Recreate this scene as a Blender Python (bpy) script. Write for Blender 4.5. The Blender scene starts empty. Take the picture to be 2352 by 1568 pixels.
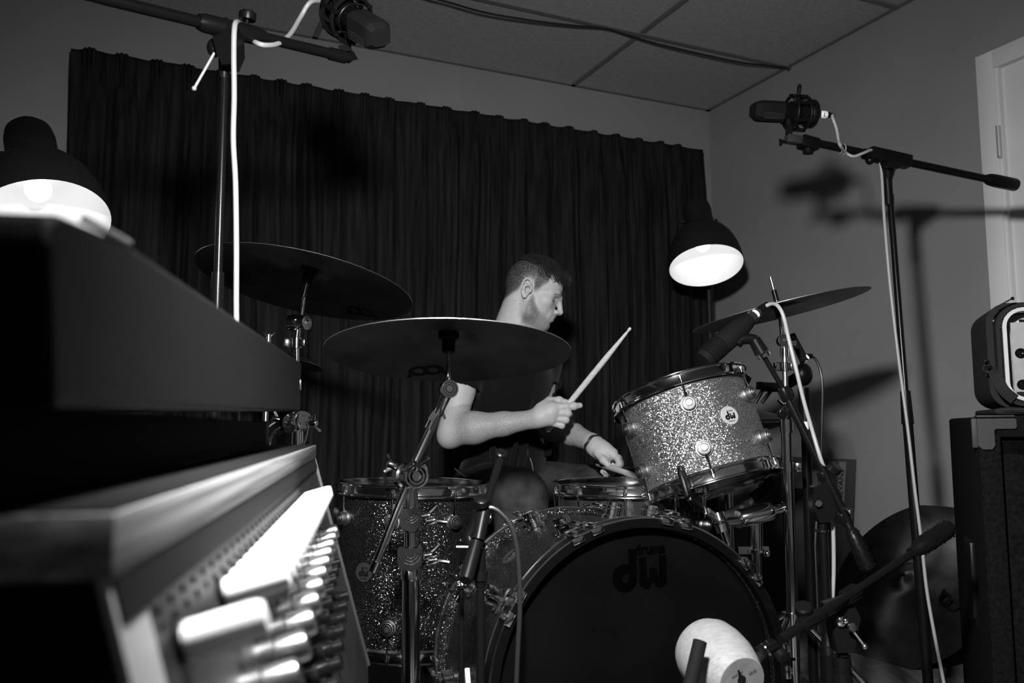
import bpy, bmesh, math, random
import numpy as np
from mathutils import Vector, Matrix

random.seed(7)
np.random.seed(7)
scene = bpy.context.scene
COL = scene.collection
R = math.radians

# ------------------------------------------------------------------ camera
FPX, CX, CY, CAMH = 1950.0, 1176.0, 784.0, 0.78
PITCH, ROLL = R(5.8), R(0.3)
fwd = Vector((0, math.cos(PITCH), math.sin(PITCH)))
_r0 = Vector((1, 0, 0)); _u0 = _r0.cross(fwd)
rgt = _r0 * math.cos(ROLL) - _u0 * math.sin(ROLL)
upv = _u0 * math.cos(ROLL) + _r0 * math.sin(ROLL)
CAM = Vector((0, 0, CAMH))
cd = bpy.data.cameras.new('camera')
cam = bpy.data.objects.new('camera', cd)
COL.objects.link(cam)
cd.sensor_width = 36.0
cd.lens = FPX / 2352 * 36
cd.clip_start = 0.02
cd.dof.use_dof = True
cd.dof.focus_distance = 2.05
cd.dof.aperture_fstop = cd.lens / 4.6
m = Matrix((( rgt.x, upv.x, -fwd.x, 0), (rgt.y, upv.y, -fwd.y, 0), (rgt.z, upv.z, -fwd.z, CAMH), (0, 0, 0, 1)))
cam.matrix_world = m
scene.camera = cam

# ------------------------------------------------------------------ world, key lamp, exposure
w = bpy.data.worlds.new('world'); scene.world = w; w.use_nodes = True
w.node_tree.nodes['Background'].inputs[0].default_value = (0.5, 0.5, 0.5, 1)
w.node_tree.nodes['Background'].inputs[1].default_value = 0.15
scene.view_settings.view_transform = 'Standard'
scene.view_settings.look = 'None'
scene.view_settings.gamma = 1.0
scene.view_settings.use_curve_mapping = False
scene.view_settings.exposure = 0.0
scene.cycles.use_denoising = True
scene.cycles.max_bounces = 3
scene.cycles.use_light_tree = False
scene.cycles.diffuse_bounces = 2
scene.cycles.glossy_bounces = 3
scene.cycles.sample_clamp_indirect = 6.0
KEY_POS = Vector((-0.03, 0.36, 1.335))
KEY_AIM = KEY_POS + Vector((0.12, 1.0, -0.66))
kl = bpy.data.lights.new('work_lamp_light', 'SPOT')
kl.energy = 275.0
kl.spot_size = R(152)
kl.spot_blend = 1.0
kl.shadow_soft_size = 0.055
key = bpy.data.objects.new('work_lamp_light', kl)
COL.objects.link(key)
key.location = KEY_POS
key.rotation_euler = (KEY_AIM - KEY_POS).to_track_quat('-Z', 'Y').to_euler()

# ------------------------------------------------------------------ photo helpers: a pixel at a depth -> a point in the room
def ray(x, y):
    return fwd + rgt * ((x - CX) / FPX) - upv * ((y - CY) / FPX)
def P(x, y, Y):
    d = ray(x, y)
    return CAM + d * (Y / d.y)
def PZ(x, y, z):
    d = ray(x, y)
    return CAM + d * ((z - CAMH) / d.z)
CORNER = Vector((1.02, 4.233, 0))
AZ = R(65.4)
U = Vector((math.sin(AZ), math.cos(AZ), 0))      # along the back wall, to the right
V = Vector((-math.cos(AZ), math.sin(AZ), 0))     # towards the back wall
def RM(a, b, z=0.0):                              # room coordinates -> world
    return CORNER + U * a + V * b + Vector((0, 0, z))
def on_plane(x, y, p0, n):
    d = ray(x, y)
    return CAM + d * ((p0 - CAM).dot(n) / d.dot(n))

# ------------------------------------------------------------------ materials (greys only, the photograph is monochrome)
MATS = {}
def mat(name, c=0.5, rough=0.5, metal=0.0, spec=0.5, noise=None, bump=None, coat=0.0, sheen=0.0):
    """noise = (scale, amount, (sx,sy,sz)); bump = (scale, strength, (sx,sy,sz))"""
    m = bpy.data.materials.new(name); m.use_nodes = True
    nt = m.node_tree; b = nt.nodes['Principled BSDF']
    b.inputs['Base Color'].default_value = (c, c, c, 1)
    b.inputs['Roughness'].default_value = rough
    b.inputs['Metallic'].default_value = metal
    b.inputs['Specular IOR Level'].default_value = spec
    b.inputs['Coat Weight'].default_value = coat
    b.inputs['Sheen Weight'].default_value = sheen
    if noise or bump:
        tc = nt.nodes.new('ShaderNodeTexCoord')
    def tex(scale, st):
        mp = nt.nodes.new('ShaderNodeMapping'); mp.inputs['Scale'].default_value = st
        nt.links.new(tc.outputs['Object'], mp.inputs['Vector'])
        n = nt.nodes.new('ShaderNodeTexNoise'); n.inputs['Scale'].default_value = scale
        n.inputs['Detail'].default_value = 5
        nt.links.new(mp.outputs[0], n.inputs['Vector'])
        return n
    if noise:
        n = tex(noise[0], noise[2] if len(noise) > 2 else (1, 1, 1))
        r = nt.nodes.new('ShaderNodeMapRange')
        r.inputs['From Min'].default_value = 0.3; r.inputs['From Max'].default_value = 0.7
        r.inputs['To Min'].default_value = c * (1 - noise[1]); r.inputs['To Max'].default_value = c * (1 + noise[1])
        nt.links.new(n.outputs['Fac'], r.inputs['Value'])
        nt.links.new(r.outputs[0], b.inputs['Base Color'])
    if bump:
        n = tex(bump[0], bump[2] if len(bump) > 2 else (1, 1, 1))
        bp = nt.nodes.new('ShaderNodeBump'); bp.inputs['Strength'].default_value = bump[1]
        bp.inputs['Distance'].default_value = 0.004
        nt.links.new(n.outputs['Fac'], bp.inputs['Height'])
        nt.links.new(bp.outputs[0], b.inputs['Normal'])
    MATS[name] = m
    return m

mat('wall_paint', 0.215, 0.75, spec=0.2, noise=(3, 0.06), bump=(90, 0.06))
mat('ceiling_tile', 0.36, 0.9, spec=0.1, noise=(60, 0.10), bump=(120, 0.10))
mat('ceiling_bar', 0.15, 0.5, spec=0.3)
mat('door_paint', 0.62, 0.45, noise=(4, 0.04))
mat('floor_wood', 0.10, 0.45, noise=(6, 0.35, (14, 1, 1)), bump=(20, 0.1, (10, 1, 1)))
mat('skirting', 0.35, 0.5)
mat('curtain_cloth', 0.010, 0.85, spec=0.15, noise=(9, 0.75, (7, 7, 0.35)), bump=(50, 0.35, (8, 8, 0.4)))
mat('black_metal', 0.004, 0.26, spec=0.18)
mat('black_gloss', 0.003, 0.16, spec=0.35)
mat('hoop_black', 0.0016, 0.3, spec=0.2)
mat('black_matt', 0.005, 0.8, spec=0.1)
mat('black_rubber', 0.004, 0.36, spec=0.14)
mat('black_plastic', 0.004, 0.34, spec=0.15)
mat('dark_grey', 0.022, 0.6, spec=0.25)
mat('mid_grey', 0.12, 0.5)
mat('chrome', 0.82, 0.10, metal=1.0)
mat('chrome_dull', 0.55, 0.24, metal=1.0)
mat('steel', 0.45, 0.30, metal=1.0, noise=(300, 0.2))
mat('white_cable', 0.27, 0.4)
mat('grey_cable', 0.24, 0.45)
mat('black_cable', 0.012, 0.4)
mat('white_label', 0.75, 0.6)
mat('white_plastic', 0.75, 0.3)
mat('lamp_black', 0.009, 0.55, spec=0.25)
mat('lamp_white', 0.80, 0.6)
mat('ink', 0.004, 0.6, spec=0.1)
mat('logo_gloss', 0.0006, 0.9, spec=0.0)
mat('cymbal_bronze', 0.17, 0.34, metal=1.0, noise=(14, 0.35))
mat('cymbal_ink', 0.004, 0.5, spec=0.2)
mat('head_black', 0.0014, 0.6, spec=0.04, noise=(7, 0.5))
mat('chrome_lug', 0.26, 0.40, metal=1.0)
mat('satin', 0.55, 0.4, metal=0.6)
mat('frame_white', 0.40, 0.4)
mat('cheek_paint', 0.34, 0.5)
mat('badge_pale', 0.30, 0.4)
mat('head_clear', 0.05, 0.25, spec=0.5)
mat('snare_shell', 0.02, 0.06, spec=0.6, coat=0.6)
mat('stick_wood', 0.42, 0.5, noise=(30, 0.10, (1, 1, 8)))
mat('carpet', 0.005, 0.95, spec=0.05, noise=(120, 0.5), bump=(400, 0.8))
mat('bag_cloth', 0.012, 0.8, spec=0.2, bump=(600, 0.4))
mat('grey_board', 0.23, 0.7, noise=(40, 0.1))
mat('card_dark', 0.040, 0.7, noise=(5, 0.25))
mat('card_light', 0.16, 0.7)
mat('equipment_grey', 0.0035, 0.6, spec=0.12, noise=(500, 0.15))
mat('panel_grey', 0.012, 0.5, spec=0.15, noise=(30, 0.5))
mat('shirt_cloth', 0.004, 0.9, spec=0.08, bump=(300, 0.2), sheen=0.05)
mat('denim', 0.028, 0.85, spec=0.1, noise=(22, 0.55), bump=(700, 0.3))
mat('denim_stitch', 0.13, 0.8)
mat('hair_dark', 0.010, 0.45, spec=0.4)
mat('leather_dark', 0.014, 0.5)

def wood(name, c, grain, axis_scale, contrast=0.28):
    m = mat(name, c, 0.55)
    nt = m.node_tree; b = nt.nodes['Principled BSDF']
    tc = nt.nodes.new('ShaderNodeTexCoord'); mp = nt.nodes.new('ShaderNodeMapping')
    mp.inputs['Scale'].default_value = axis_scale
    nt.links.new(tc.outputs['Object'], mp.inputs[0])
    n = nt.nodes.new('ShaderNodeTexNoise'); n.inputs['Scale'].default_value = grain; n.inputs['Detail'].default_value = 6
    n.inputs['Distortion'].default_value = 0.6
    nt.links.new(mp.outputs[0], n.inputs['Vector'])
    r = nt.nodes.new('ShaderNodeMapRange')
    r.inputs['From Min'].default_value = 0.32; r.inputs['From Max'].default_value = 0.68
    r.inputs['To Min'].default_value = c * (1 - contrast); r.inputs['To Max'].default_value = c * (1 + contrast)
    nt.links.new(n.outputs['Fac'], r.inputs['Value']); nt.links.new(r.outputs[0], b.inputs['Base Color'])
    return m
wood('bamboo', 0.21, 7, (8, 0.35, 34), 0.65)
wood('turned_wood', 0.20, 22, (2, 10, 10), 0.16)
wood('turned_face', 0.11, 9, (3, 14, 3), 0.22)

def glitter(name, c, scale, spread, rough):
    m = bpy.data.materials.new(name); m.use_nodes = True
    nt = m.node_tree; b = nt.nodes['Principled BSDF']
    tc = nt.nodes.new('ShaderNodeTexCoord')
    v = nt.nodes.new('ShaderNodeTexVoronoi'); v.inputs['Scale'].default_value = scale
    nt.links.new(tc.outputs['Object'], v.inputs['Vector'])
    sub = nt.nodes.new('ShaderNodeVectorMath'); sub.operation = 'SUBTRACT'; sub.inputs[1].default_value = (0.5, 0.5, 0.5)
    nt.links.new(v.outputs['Color'], sub.inputs[0])
    mul = nt.nodes.new('ShaderNodeVectorMath'); mul.operation = 'SCALE'; mul.inputs['Scale'].default_value = spread
    nt.links.new(sub.outputs[0], mul.inputs[0])
    geo = nt.nodes.new('ShaderNodeNewGeometry')
    add = nt.nodes.new('ShaderNodeVectorMath'); add.operation = 'ADD'
    nt.links.new(geo.outputs['Normal'], add.inputs[0]); nt.links.new(mul.outputs[0], add.inputs[1])
    nrm = nt.nodes.new('ShaderNodeVectorMath'); nrm.operation = 'NORMALIZE'
    nt.links.new(add.outputs[0], nrm.inputs[0])
    nt.links.new(nrm.outputs[0], b.inputs['Normal'])
    sep = nt.nodes.new('ShaderNodeSeparateColor')
    nt.links.new(v.outputs['Color'], sep.inputs[0])
    r = nt.nodes.new('ShaderNodeMapRange'); r.inputs['To Min'].default_value = c * 0.4; r.inputs['To Max'].default_value = c * 1.6
    nt.links.new(sep.outputs[0], r.inputs['Value']); nt.links.new(r.outputs[0], b.inputs['Base Color'])
    b.inputs['Metallic'].default_value = 0.9
    b.inputs['Roughness'].default_value = rough
    b.inputs['Specular IOR Level'].default_value = 0.3
    MATS[name] = m
glitter('glitter_silver', 0.34, 640, 1.0, 0.28)
glitter('glitter_grey', 0.055, 640, 1.0, 0.22)

def emission(name, s):
    m = bpy.data.materials.new(name); m.use_nodes = True
    nt = m.node_tree; nt.nodes.remove(nt.nodes['Principled BSDF'])
    e = nt.nodes.new('ShaderNodeEmission'); e.inputs[1].default_value = s
    nt.links.new(e.outputs[0], nt.nodes['Material Output'].inputs[0]); MATS[name] = m
emission('bulb_glow', 4.0)
_b = MATS['cymbal_bronze'].node_tree
_t = _b.nodes.new('ShaderNodeTangent'); _t.direction_type = 'RADIAL'; _t.axis = 'Z'
_p = _b.nodes['Principled BSDF']; _p.inputs['Anisotropic'].default_value = 0.75
_b.links.new(_t.outputs[0], _p.inputs['Tangent'])

# ------------------------------------------------------------------ mesh helpers
def frame(o, z, hint=(0, 0, 1)):
    z = Vector(z).normalized(); h = Vector(hint)
    if abs(z.dot(h.normalized())) > 0.985:
        h = Vector((1, 0, 0)) if abs(z.x) < 0.9 else Vector((0, 1, 0))
    x = h.cross(z).normalized(); y = z.cross(x)
    return Matrix(((x.x, y.x, z.x, o[0]), (x.y, y.y, z.y, o[1]), (x.z, y.z, z.z, o[2]), (0, 0, 0, 1)))
def T(x, y=None, z=None):
    return Matrix.Translation(x if y is None else (x, y, z))
def catmull(pts, n=6):
    pts = [Vector(p) for p in pts]
    if len(pts) < 3: return pts
    q = [pts[0] * 2 - pts[1]] + pts + [pts[-1] * 2 - pts[-2]]
    out = []
    for i in range(1, len(q) - 2):
        a, b, c, d = q[i - 1:i + 3]
        for k in range(n):
            t = k / n
            out.append(0.5 * ((2 * b) + (c - a) * t + (2 * a - 5 * b + 4 * c - d) * t * t + (3 * b - a - 3 * c + d) * t ** 3))
    out.append(pts[-1])
    return out

class MB:
    def __init__(self): self.v = []; self.f = []
    def add(self, vs, fs, M=None):
        k = len(self.v)
        self.v += [tuple(M @ Vector(p)) for p in vs] if M is not None else [tuple(p) for p in vs]
        self.f += [tuple(i + k for i in f) for f in fs]
        return self
    def tube(self, pts, r, n=12, cap=True, closed=False):
        pts = [Vector(p) for p in pts]; N = len(pts)
        rs = [r] * N if not hasattr(r, '__len__') else list(r)
        vs = []; fs = []; prev = None
        for i, p in enumerate(pts):
            if closed: t = pts[(i + 1) % N] - pts[i - 1]
            else: t = pts[min(i + 1, N - 1)] - pts[max(i - 1, 0)]
            t = t.normalized() if t.length > 1e-9 else Vector((0, 0, 1))
            if prev is None:
                h = Vector((0, 0, 1)) if abs(t.z) < 0.9 else Vector((1, 0, 0))
                x = h.cross(t).normalized()
            else:
                x = (prev - t * prev.dot(t)); x = x.normalized() if x.length > 1e-6 else Vector((1, 0, 0)).cross(t).normalized()
            prev = x; y = t.cross(x)
            for k in range(n):
                a = 2 * math.pi * k / n
                vs.append(p + (x * math.cos(a) + y * math.sin(a)) * rs[i])
        for i in range(N if closed else N - 1):
            j = (i + 1) % N
            for k in range(n):
                l = (k + 1) % n
                fs.append((i * n + k, i * n + l, j * n + l, j * n + k))
        if cap and not closed:
            fs.append(tuple(reversed(range(n)))); fs.append(tuple((N - 1) * n + k for k in range(n)))
        return self.add(vs, fs)
    def lathe(self, prof, M=None, n=24, closed=False):
        vs = []; fs = []; rows = []
        for r, z in prof:
            if r < 1e-6: rows.append([len(vs)]); vs.append((0, 0, z))
            else:
                rows.append(list(range(len(vs), len(vs) + n)))
                vs += [(r * math.cos(2 * math.pi * k / n), r * math.sin(2 * math.pi * k / n), z) for k in range(n)]
        seq = list(zip(rows, rows[1:])) + ([(rows[-1], rows[0])] if closed else [])
        for a, b in seq:
            for k in range(n):
                l = (k + 1) % n
                if len(a) == 1 and len(b) == 1: continue
                if len(a) == 1: fs.append((a[0], b[l], b[k]))
                elif len(b) == 1: fs.append((a[k], a[l], b[0]))
                else: fs.append((a[k], a[l], b[l], b[k]))
        if not closed:
            if len(rows[0]) > 1: fs.append(tuple(reversed(rows[0])))
            if len(rows[-1]) > 1: fs.append(tuple(rows[-1]))
        return self.add(vs, fs, M)
    def box(self, sx, sy, sz, M=None, bev=0.0, seg=2):
        bm = bmesh.new(); bmesh.ops.create_cube(bm, size=1.0)
        for q in bm.verts: q.co = Vector((q.co.x * sx, q.co.y * sy, q.co.z * sz))
        if bev > 0: bmesh.ops.bevel(bm, geom=list(bm.edges), offset=bev, segments=seg, profile=0.5, affect='EDGES')
        bm.verts.index_update()
        vs = [q.co.copy() for q in bm.verts]; fs = [[q.index for q in f.verts] for f in bm.faces]; bm.free()
        return self.add(vs, fs, M)
    def ball(self, c, r, n=14, M=None):
        rr = r if hasattr(r, '__len__') else (r, r, r)
        vs = [(c[0], c[1], c[2] + rr[2])]; fs = []; m_ = n // 2
        for i in range(1, m_):
            a = math.pi * i / m_
            for k in range(n):
                b = 2 * math.pi * k / n
                vs.append((c[0] + rr[0] * math.sin(a) * math.cos(b), c[1] + rr[1] * math.sin(a) * math.sin(b), c[2] + rr[2] * math.cos(a)))
        vs.append((c[0], c[1], c[2] - rr[2]))
        for k in range(n):
            l = (k + 1) % n
            fs.append((0, 1 + k, 1 + l)); fs.append((len(vs) - 1, 1 + (m_ - 2) * n + l, 1 + (m_ - 2) * n + k))
            for i in range(m_ - 2):
                fs.append((1 + i * n + k, 1 + (i + 1) * n + k, 1 + (i + 1) * n + l, 1 + i * n + l))
        return self.add(vs, fs, M)
    def prism(self, poly, h, M=None):
        n = len(poly)
        vs = [(x, y, 0) for x, y in poly] + [(x, y, h) for x, y in poly]
        fs = [tuple(reversed(range(n))), tuple(range(n, 2 * n))] + [(i, (i + 1) % n, n + (i + 1) % n, n + i) for i in range(n)]
        return self.add(vs, fs, M)
    def bar(self, a, b, wx, wy, hint=(0, 0, 1), bev=0.0):
        a = Vector(a); b = Vector(b); F = frame((a + b) / 2, b - a, hint)
        return self.box(wx, wy, (b - a).length, F, bev)
    def mesh(self, name, M=None, smooth=True, angle=38):
        me = bpy.data.meshes.new(name)
        vs = self.v if M is None else [tuple(M @ Vector(p)) for p in self.v]
        me.from_pydata(vs, [], self.f); me.update()
        bm = bmesh.new(); bm.from_mesh(me); bmesh.ops.recalc_face_normals(bm, faces=bm.faces); bm.to_mesh(me); bm.free()
        if smooth:
            me.polygons.foreach_set('use_smooth', [True] * len(me.polygons))
            me.set_sharp_from_angle(angle=R(angle))
        return me

WM = {}                                   # world matrix of things and parts, by object name
def put(o, parent=None, M=None):
    """link o; M is its matrix in the parent's space (or in the world)"""
    COL.objects.link(o)
    L = M if M is not None else Matrix.Identity(4)
    if parent is not None:
        o.parent = parent; o.matrix_basis = L
        WM[o.name] = WM[parent.name] @ L
    else:
        o.matrix_basis = L; WM[o.name] = L.copy()
    return o
def tag(o, label=None, cat=None, group=None, kind=None):
    if label: o['label'] = label
    if cat: o['category'] = cat
    if group: o['group'] = group
    if kind: o['kind'] = kind
    return o
def thing(name, label, cat, M, group=None):
    e = bpy.data.objects.new(name, None); e.empty_display_size = 0.05
    if not isinstance(M, Matrix): M = T(Vector(M))
    put(e, None, M)
    return tag(e, label, cat, group)
def part(name, mb, material, parent, local=False, smooth=True, angle=38, label=None):
    """a part; the builder is in world coordinates unless local"""
    M = None if local else WM[parent.name].inverted()
    me = mb.mesh(name, M, smooth, angle); me.materials.append(MATS[material])
    o = bpy.data.objects.new(name, me); put(o, parent)
    if label: o['label'] = label
    return o
def inst(name, me, parent, M):
    return put(bpy.data.objects.new(name, me), parent, M)
def single(name, mb, material, label=None, cat=None, group=None, kind=None, smooth=True, angle=38, loc=None):
    """a thing that is one mesh, built in world coordinates"""
    if loc is None:
        a = np.array(mb.v); loc = Vector(((a[:, 0].min() + a[:, 0].max()) / 2, (a[:, 1].min() + a[:, 1].max()) / 2, a[:, 2].min()))
    me = mb.mesh(name, T(-Vector(loc)), smooth, angle); me.materials.append(MATS[material])
    o = put(bpy.data.objects.new(name, me), None, T(Vector(loc)))
    return tag(o, label, cat, group, kind)
def shared(name, mb, material, smooth=True, angle=38):
    me = mb.mesh(name, None, smooth, angle); me.materials.append(MATS[material]); return me
def text_mb(s, size, M, h=0.0004, align='CENTER', bold=0.0):
    c = bpy.data.curves.new('t', 'FONT'); c.body = s; c.size = size; c.align_x = align; c.align_y = 'CENTER'; c.extrude = h; c.offset = bold
    o = bpy.data.objects.new('t', c); COL.objects.link(o)
    me = bpy.data.meshes.new_from_object(o)
    mb = MB().add([v.co.copy() for v in me.vertices], [tuple(p.vertices) for p in me.polygons], M)
    bpy.data.objects.remove(o); bpy.data.curves.remove(c); bpy.data.meshes.remove(me)
    return mb
# ================================================================== the room
A0, B0, HC = -4.7, -5.3, 2.4
def room_box(a0, a1, b0, b1, z0, z1, bev=0.0):
    c = RM((a0 + a1) / 2, (b0 + b1) / 2, (z0 + z1) / 2)
    M = Matrix(((U.x, V.x, 0, c.x), (U.y, V.y, 0, c.y), (0, 0, 1, c.z), (0, 0, 0, 1)))
    return MB().box(a1 - a0, b1 - b0, z1 - z0, M, bev)
single('wall_back', room_box(A0 - .1, .1, 0, .1, 0, HC + .1), 'wall_paint', kind='structure')
# right wall with the doorway cut out of it
pw = RM(0, 0); nU = U
def wall_b(x, y):
    q = on_plane(x, y, pw, nU); return (q - CORNER).dot(V), q.z
bo, zo = wall_b(2246, 134)            # outer corner of the door frame
bi, zi = wall_b(2287, 152)            # edge of the door leaf
DW_ = 0.80
fo = bo; fi = bi; zt = zo
fw = fo - fi
d0 = fi - DW_                          # far side of the leaf
wr = MB()
for args in ((0, .1, B0 - .1, d0 - .02, 0, HC + .1), (0, .1, d0 - .02, fi + .02, zt - fw + .02, HC + .1), (0, .1, fi + .02, .1, 0, HC + .1)):
    q = room_box(*args); wr.add(q.v, q.f)
single('wall_right', wr, 'wall_paint', kind='structure')
single('wall_left', room_box(A0 - .1, A0, B0 - .1, .1, 0, HC + .1), 'wall_paint', kind='structure')
# door
door = single('door_1', room_box(.012, .05, d0, fi, .01, zt - fw), 'door_paint', kind='structure', smooth=False)
fr = MB()
for args in ((-.016, .03, fi, fo, 0, zt), (-.016, .03, d0 - fw, d0, 0, zt), (-.016, .03, d0, fi, zt - fw, zt)):
    q = room_box(*args, bev=.002); fr.add(q.v, q.f)
q = room_box(-.006, .03, fi - .012, fi, 0, zt - fw); fr.add(q.v, q.f)
part('door_frame', fr, 'door_paint', door)
hb = MB()
bh, zh1 = wall_b(2293, 293); _, zh0 = wall_b(2296, 362)
hb.tube([RM(-.018, fi - .006, zh0), RM(-.018, fi - .006, zh1)], .0075, 12)
hb.tube([RM(-.018, fi - .006, zh0 - .008), RM(-.018, fi - .006, zh0)], [.004, .0085], 12)
part('hinge', hb, 'satin', door)
# floor: base and planks
floor = single('floor', room_box(A0, 0, B0, 0, -.08, -.012), 'black_matt', kind='structure', smooth=False)
plank_meshes = {}
row = 0; b = B0
PW = .19
while b < -.001:
    b1 = min(b + PW, 0)
    a = A0 - random.random() * 1.1
    while a < -.001:
        a1 = min(a + 1.28, 0); aa = max(a, A0)
        if a1 - aa > .02:
            pm = room_box(aa + .001, a1 - .001, b + .001, b1 - .001, -.012, 0, .001)
            part('floor_plank', pm, 'floor_wood', floor, smooth=False)
        a += 1.28
    b = b1
# skirting along the right and back wall
bb = MB()
q = room_box(-.014, 0, fo + .002, -.014, 0, .075, .003); bb.add(q.v, q.f)
single('baseboard_right', bb, 'skirting', kind='structure')
single('baseboard_back', room_box(A0, -.0, -.014, 0, 0, .075, .003), 'skirting', kind='structure')
# ceiling: slab, panels and the bars of the grid
ceil = single('ceiling', room_box(A0, 0, B0, 0, HC + .03, HC + .1), 'black_matt', kind='structure', smooth=False)
ua = [0, -.80]
while ua[-1] - 1.22 > A0: ua.append(ua[-1] - 1.22)
ua.append(A0)
vb = [0, -.585]
while vb[-1] - .6 > B0: vb.append(vb[-1] - .6)
vb.append(B0)
for i in range(len(ua) - 1):
    for j in range(len(vb) - 1):
        part('ceiling_panel', room_box(ua[i + 1] + .003, ua[i] - .003, vb[j + 1] + .003, vb[j] - .003, HC, HC + .02, .002), 'ceiling_tile', ceil, smooth=False)
for a in ua[1:-1]:
    part('ceiling_bar', room_box(a - .012, a + .012, B0, -.001, HC - .006, HC + .01, .001), 'ceiling_bar', ceil, smooth=False)
for b in vb[1:-1]:
    part('ceiling_bar', room_box(A0, -.001, b - .012, b + .012, HC - .0075, HC + .01, .001), 'ceiling_bar', ceil, smooth=False)
tb = MB()
q = room_box(A0, 0, -.022, -.0005, HC - .006, HC + .002); tb.add(q.v, q.f)
single('trim_1', tb, 'ceiling_bar', kind='structure', smooth=False)
single('trim_2', room_box(-.022, -.0005, B0, 0, HC - .006, HC + .002), 'ceiling_bar', kind='structure', smooth=False)
# two cables looped below the ceiling grid
def ceil_pts(px, zoff):
    return [PZ(x, y, HC - zo) for (x, y), zo in zip(px, zoff)]
c1 = [(770, -60), (1010, 0), (1110, 28), (1220, 47), (1320, 59), (1390, 66), (1445, 82), (1500, 98), (1600, 122), (1700, 143), (1760, 150), (1812, 157)]
o1 = [.03, .04, .04, .032, .024, .012, .012, .022, .03, .03, .02, .012]
single('ceiling_cable', MB().tube(catmull(ceil_pts(c1, o1)), .0042, 8), 'black_cable', 'thin black cable looped just below the ceiling panels', 'cable', loc=None)
ck = PZ(1816, 158, HC - .012)
single('cable_hook', MB().lathe([(0, .0), (.007, .0), (.007, .006), (.011, .007), (.011, .013), (0, .013)], frame(ck, -U), 12), 'steel', 'small screw hook at top of right wall holding the cable', 'hook')

# ================================================================== curtain on the back wall
def make_curtain():
    off = -.10
    p0 = RM(0, off); n = V
    tl = on_plane(163, 110, p0, n); tr = on_plane(1614, 345, p0, n)
    a0 = (tl - CORNER).dot(U); a1 = (tr - CORNER).dot(U)
    NS, NZ = 900, 40
    rnd = random.Random(3)
    pleats = []; a = 0.06; W_ = a1 - a0
    while a < W_ - .03:
        pleats.append(a); a += .115 + rnd.uniform(-.018, .022)
    comps = [(rnd.uniform(8, 60), rnd.uniform(0, 6.28), rnd.uniform(.2, 1)) for _ in range(9)]
    vs = []; fs = []
    ss = np.linspace(0, W_, NS)
    # fold pattern, fuller towards the floor
    fold = np.zeros(NS)
    for k in range(len(pleats)):
        c = pleats[k]; wd = .021 + .007 * rnd.random()
        for j in (-1, 0, 1):
            fold -= np.exp(-((ss - c - j * wd * .52) / (wd * .17)) ** 2) * (.020 if j else .024)
    body = np.zeros(NS)
    for k in range(len(pleats)):
        c = pleats[k] + rnd.uniform(-.012, .012); wd = rnd.uniform(.016, .034)
        body -= rnd.uniform(.025, .05) * np.exp(-((ss - c) / wd) ** 2)
        c2 = c + rnd.uniform(.03, .075); wd2 = rnd.uniform(.008, .018)
        body -= rnd.uniform(.008, .022) * np.exp(-((ss - c2) / wd2) ** 2)
    for f_, ph, am in comps: body += .0022 * am * np.sin(f_ * 2.4 * ss + ph)
    topn = np.zeros(NS)
    for c in pleats: topn += .004 * np.exp(-((ss - c) / .03) ** 2)
    for f_, ph, am in comps[:5]: topn += .0022 * am * np.sin(f_ * .9 * ss + ph)
    zb = .04
    for i in range(NZ + 1):
        t = i / NZ
        tt = t ** 1.3
        for k in range(NS):
            s = ss[k] / W_
            ztop = tl.z + (tr.z - tl.z) * s + topn[k]
            z = ztop + (zb - ztop) * tt
            drop = ztop - z
            k1 = math.exp(-(drop / .09) ** 2)
            k2 = 1 - math.exp(-(drop / .16) ** 2)
            sh = .010 * math.sin(5 * ss[k] + 3 * drop) * k2
            d = fold[k] * k1 + body[k] * k2 * (1 + .25 * math.sin(2.1 * drop + 9 * ss[k])) + .006 * math.sin(11 * drop + 37 * ss[k]) * math.exp(-((drop - .32) / .16) ** 2)
            q = RM(a0 + ss[k] + sh, off + d, z)
            vs.append(q)
    for i in range(NZ):
        for k in range(NS - 1):
            a = i * NS + k
            fs.append((a, a + NS, a + NS + 1, a + 1))
    # back layer gives the cloth its thickness
    o = single('curtain', MB().add(vs, fs), 'curtain_cloth', 'wide dark pleated curtain hanging across the back wall', 'curtain', angle=180)
    so = o.modifiers.new('cloth', 'SOLIDIFY'); so.thickness = .003; so.offset = -1
make_curtain()

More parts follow.
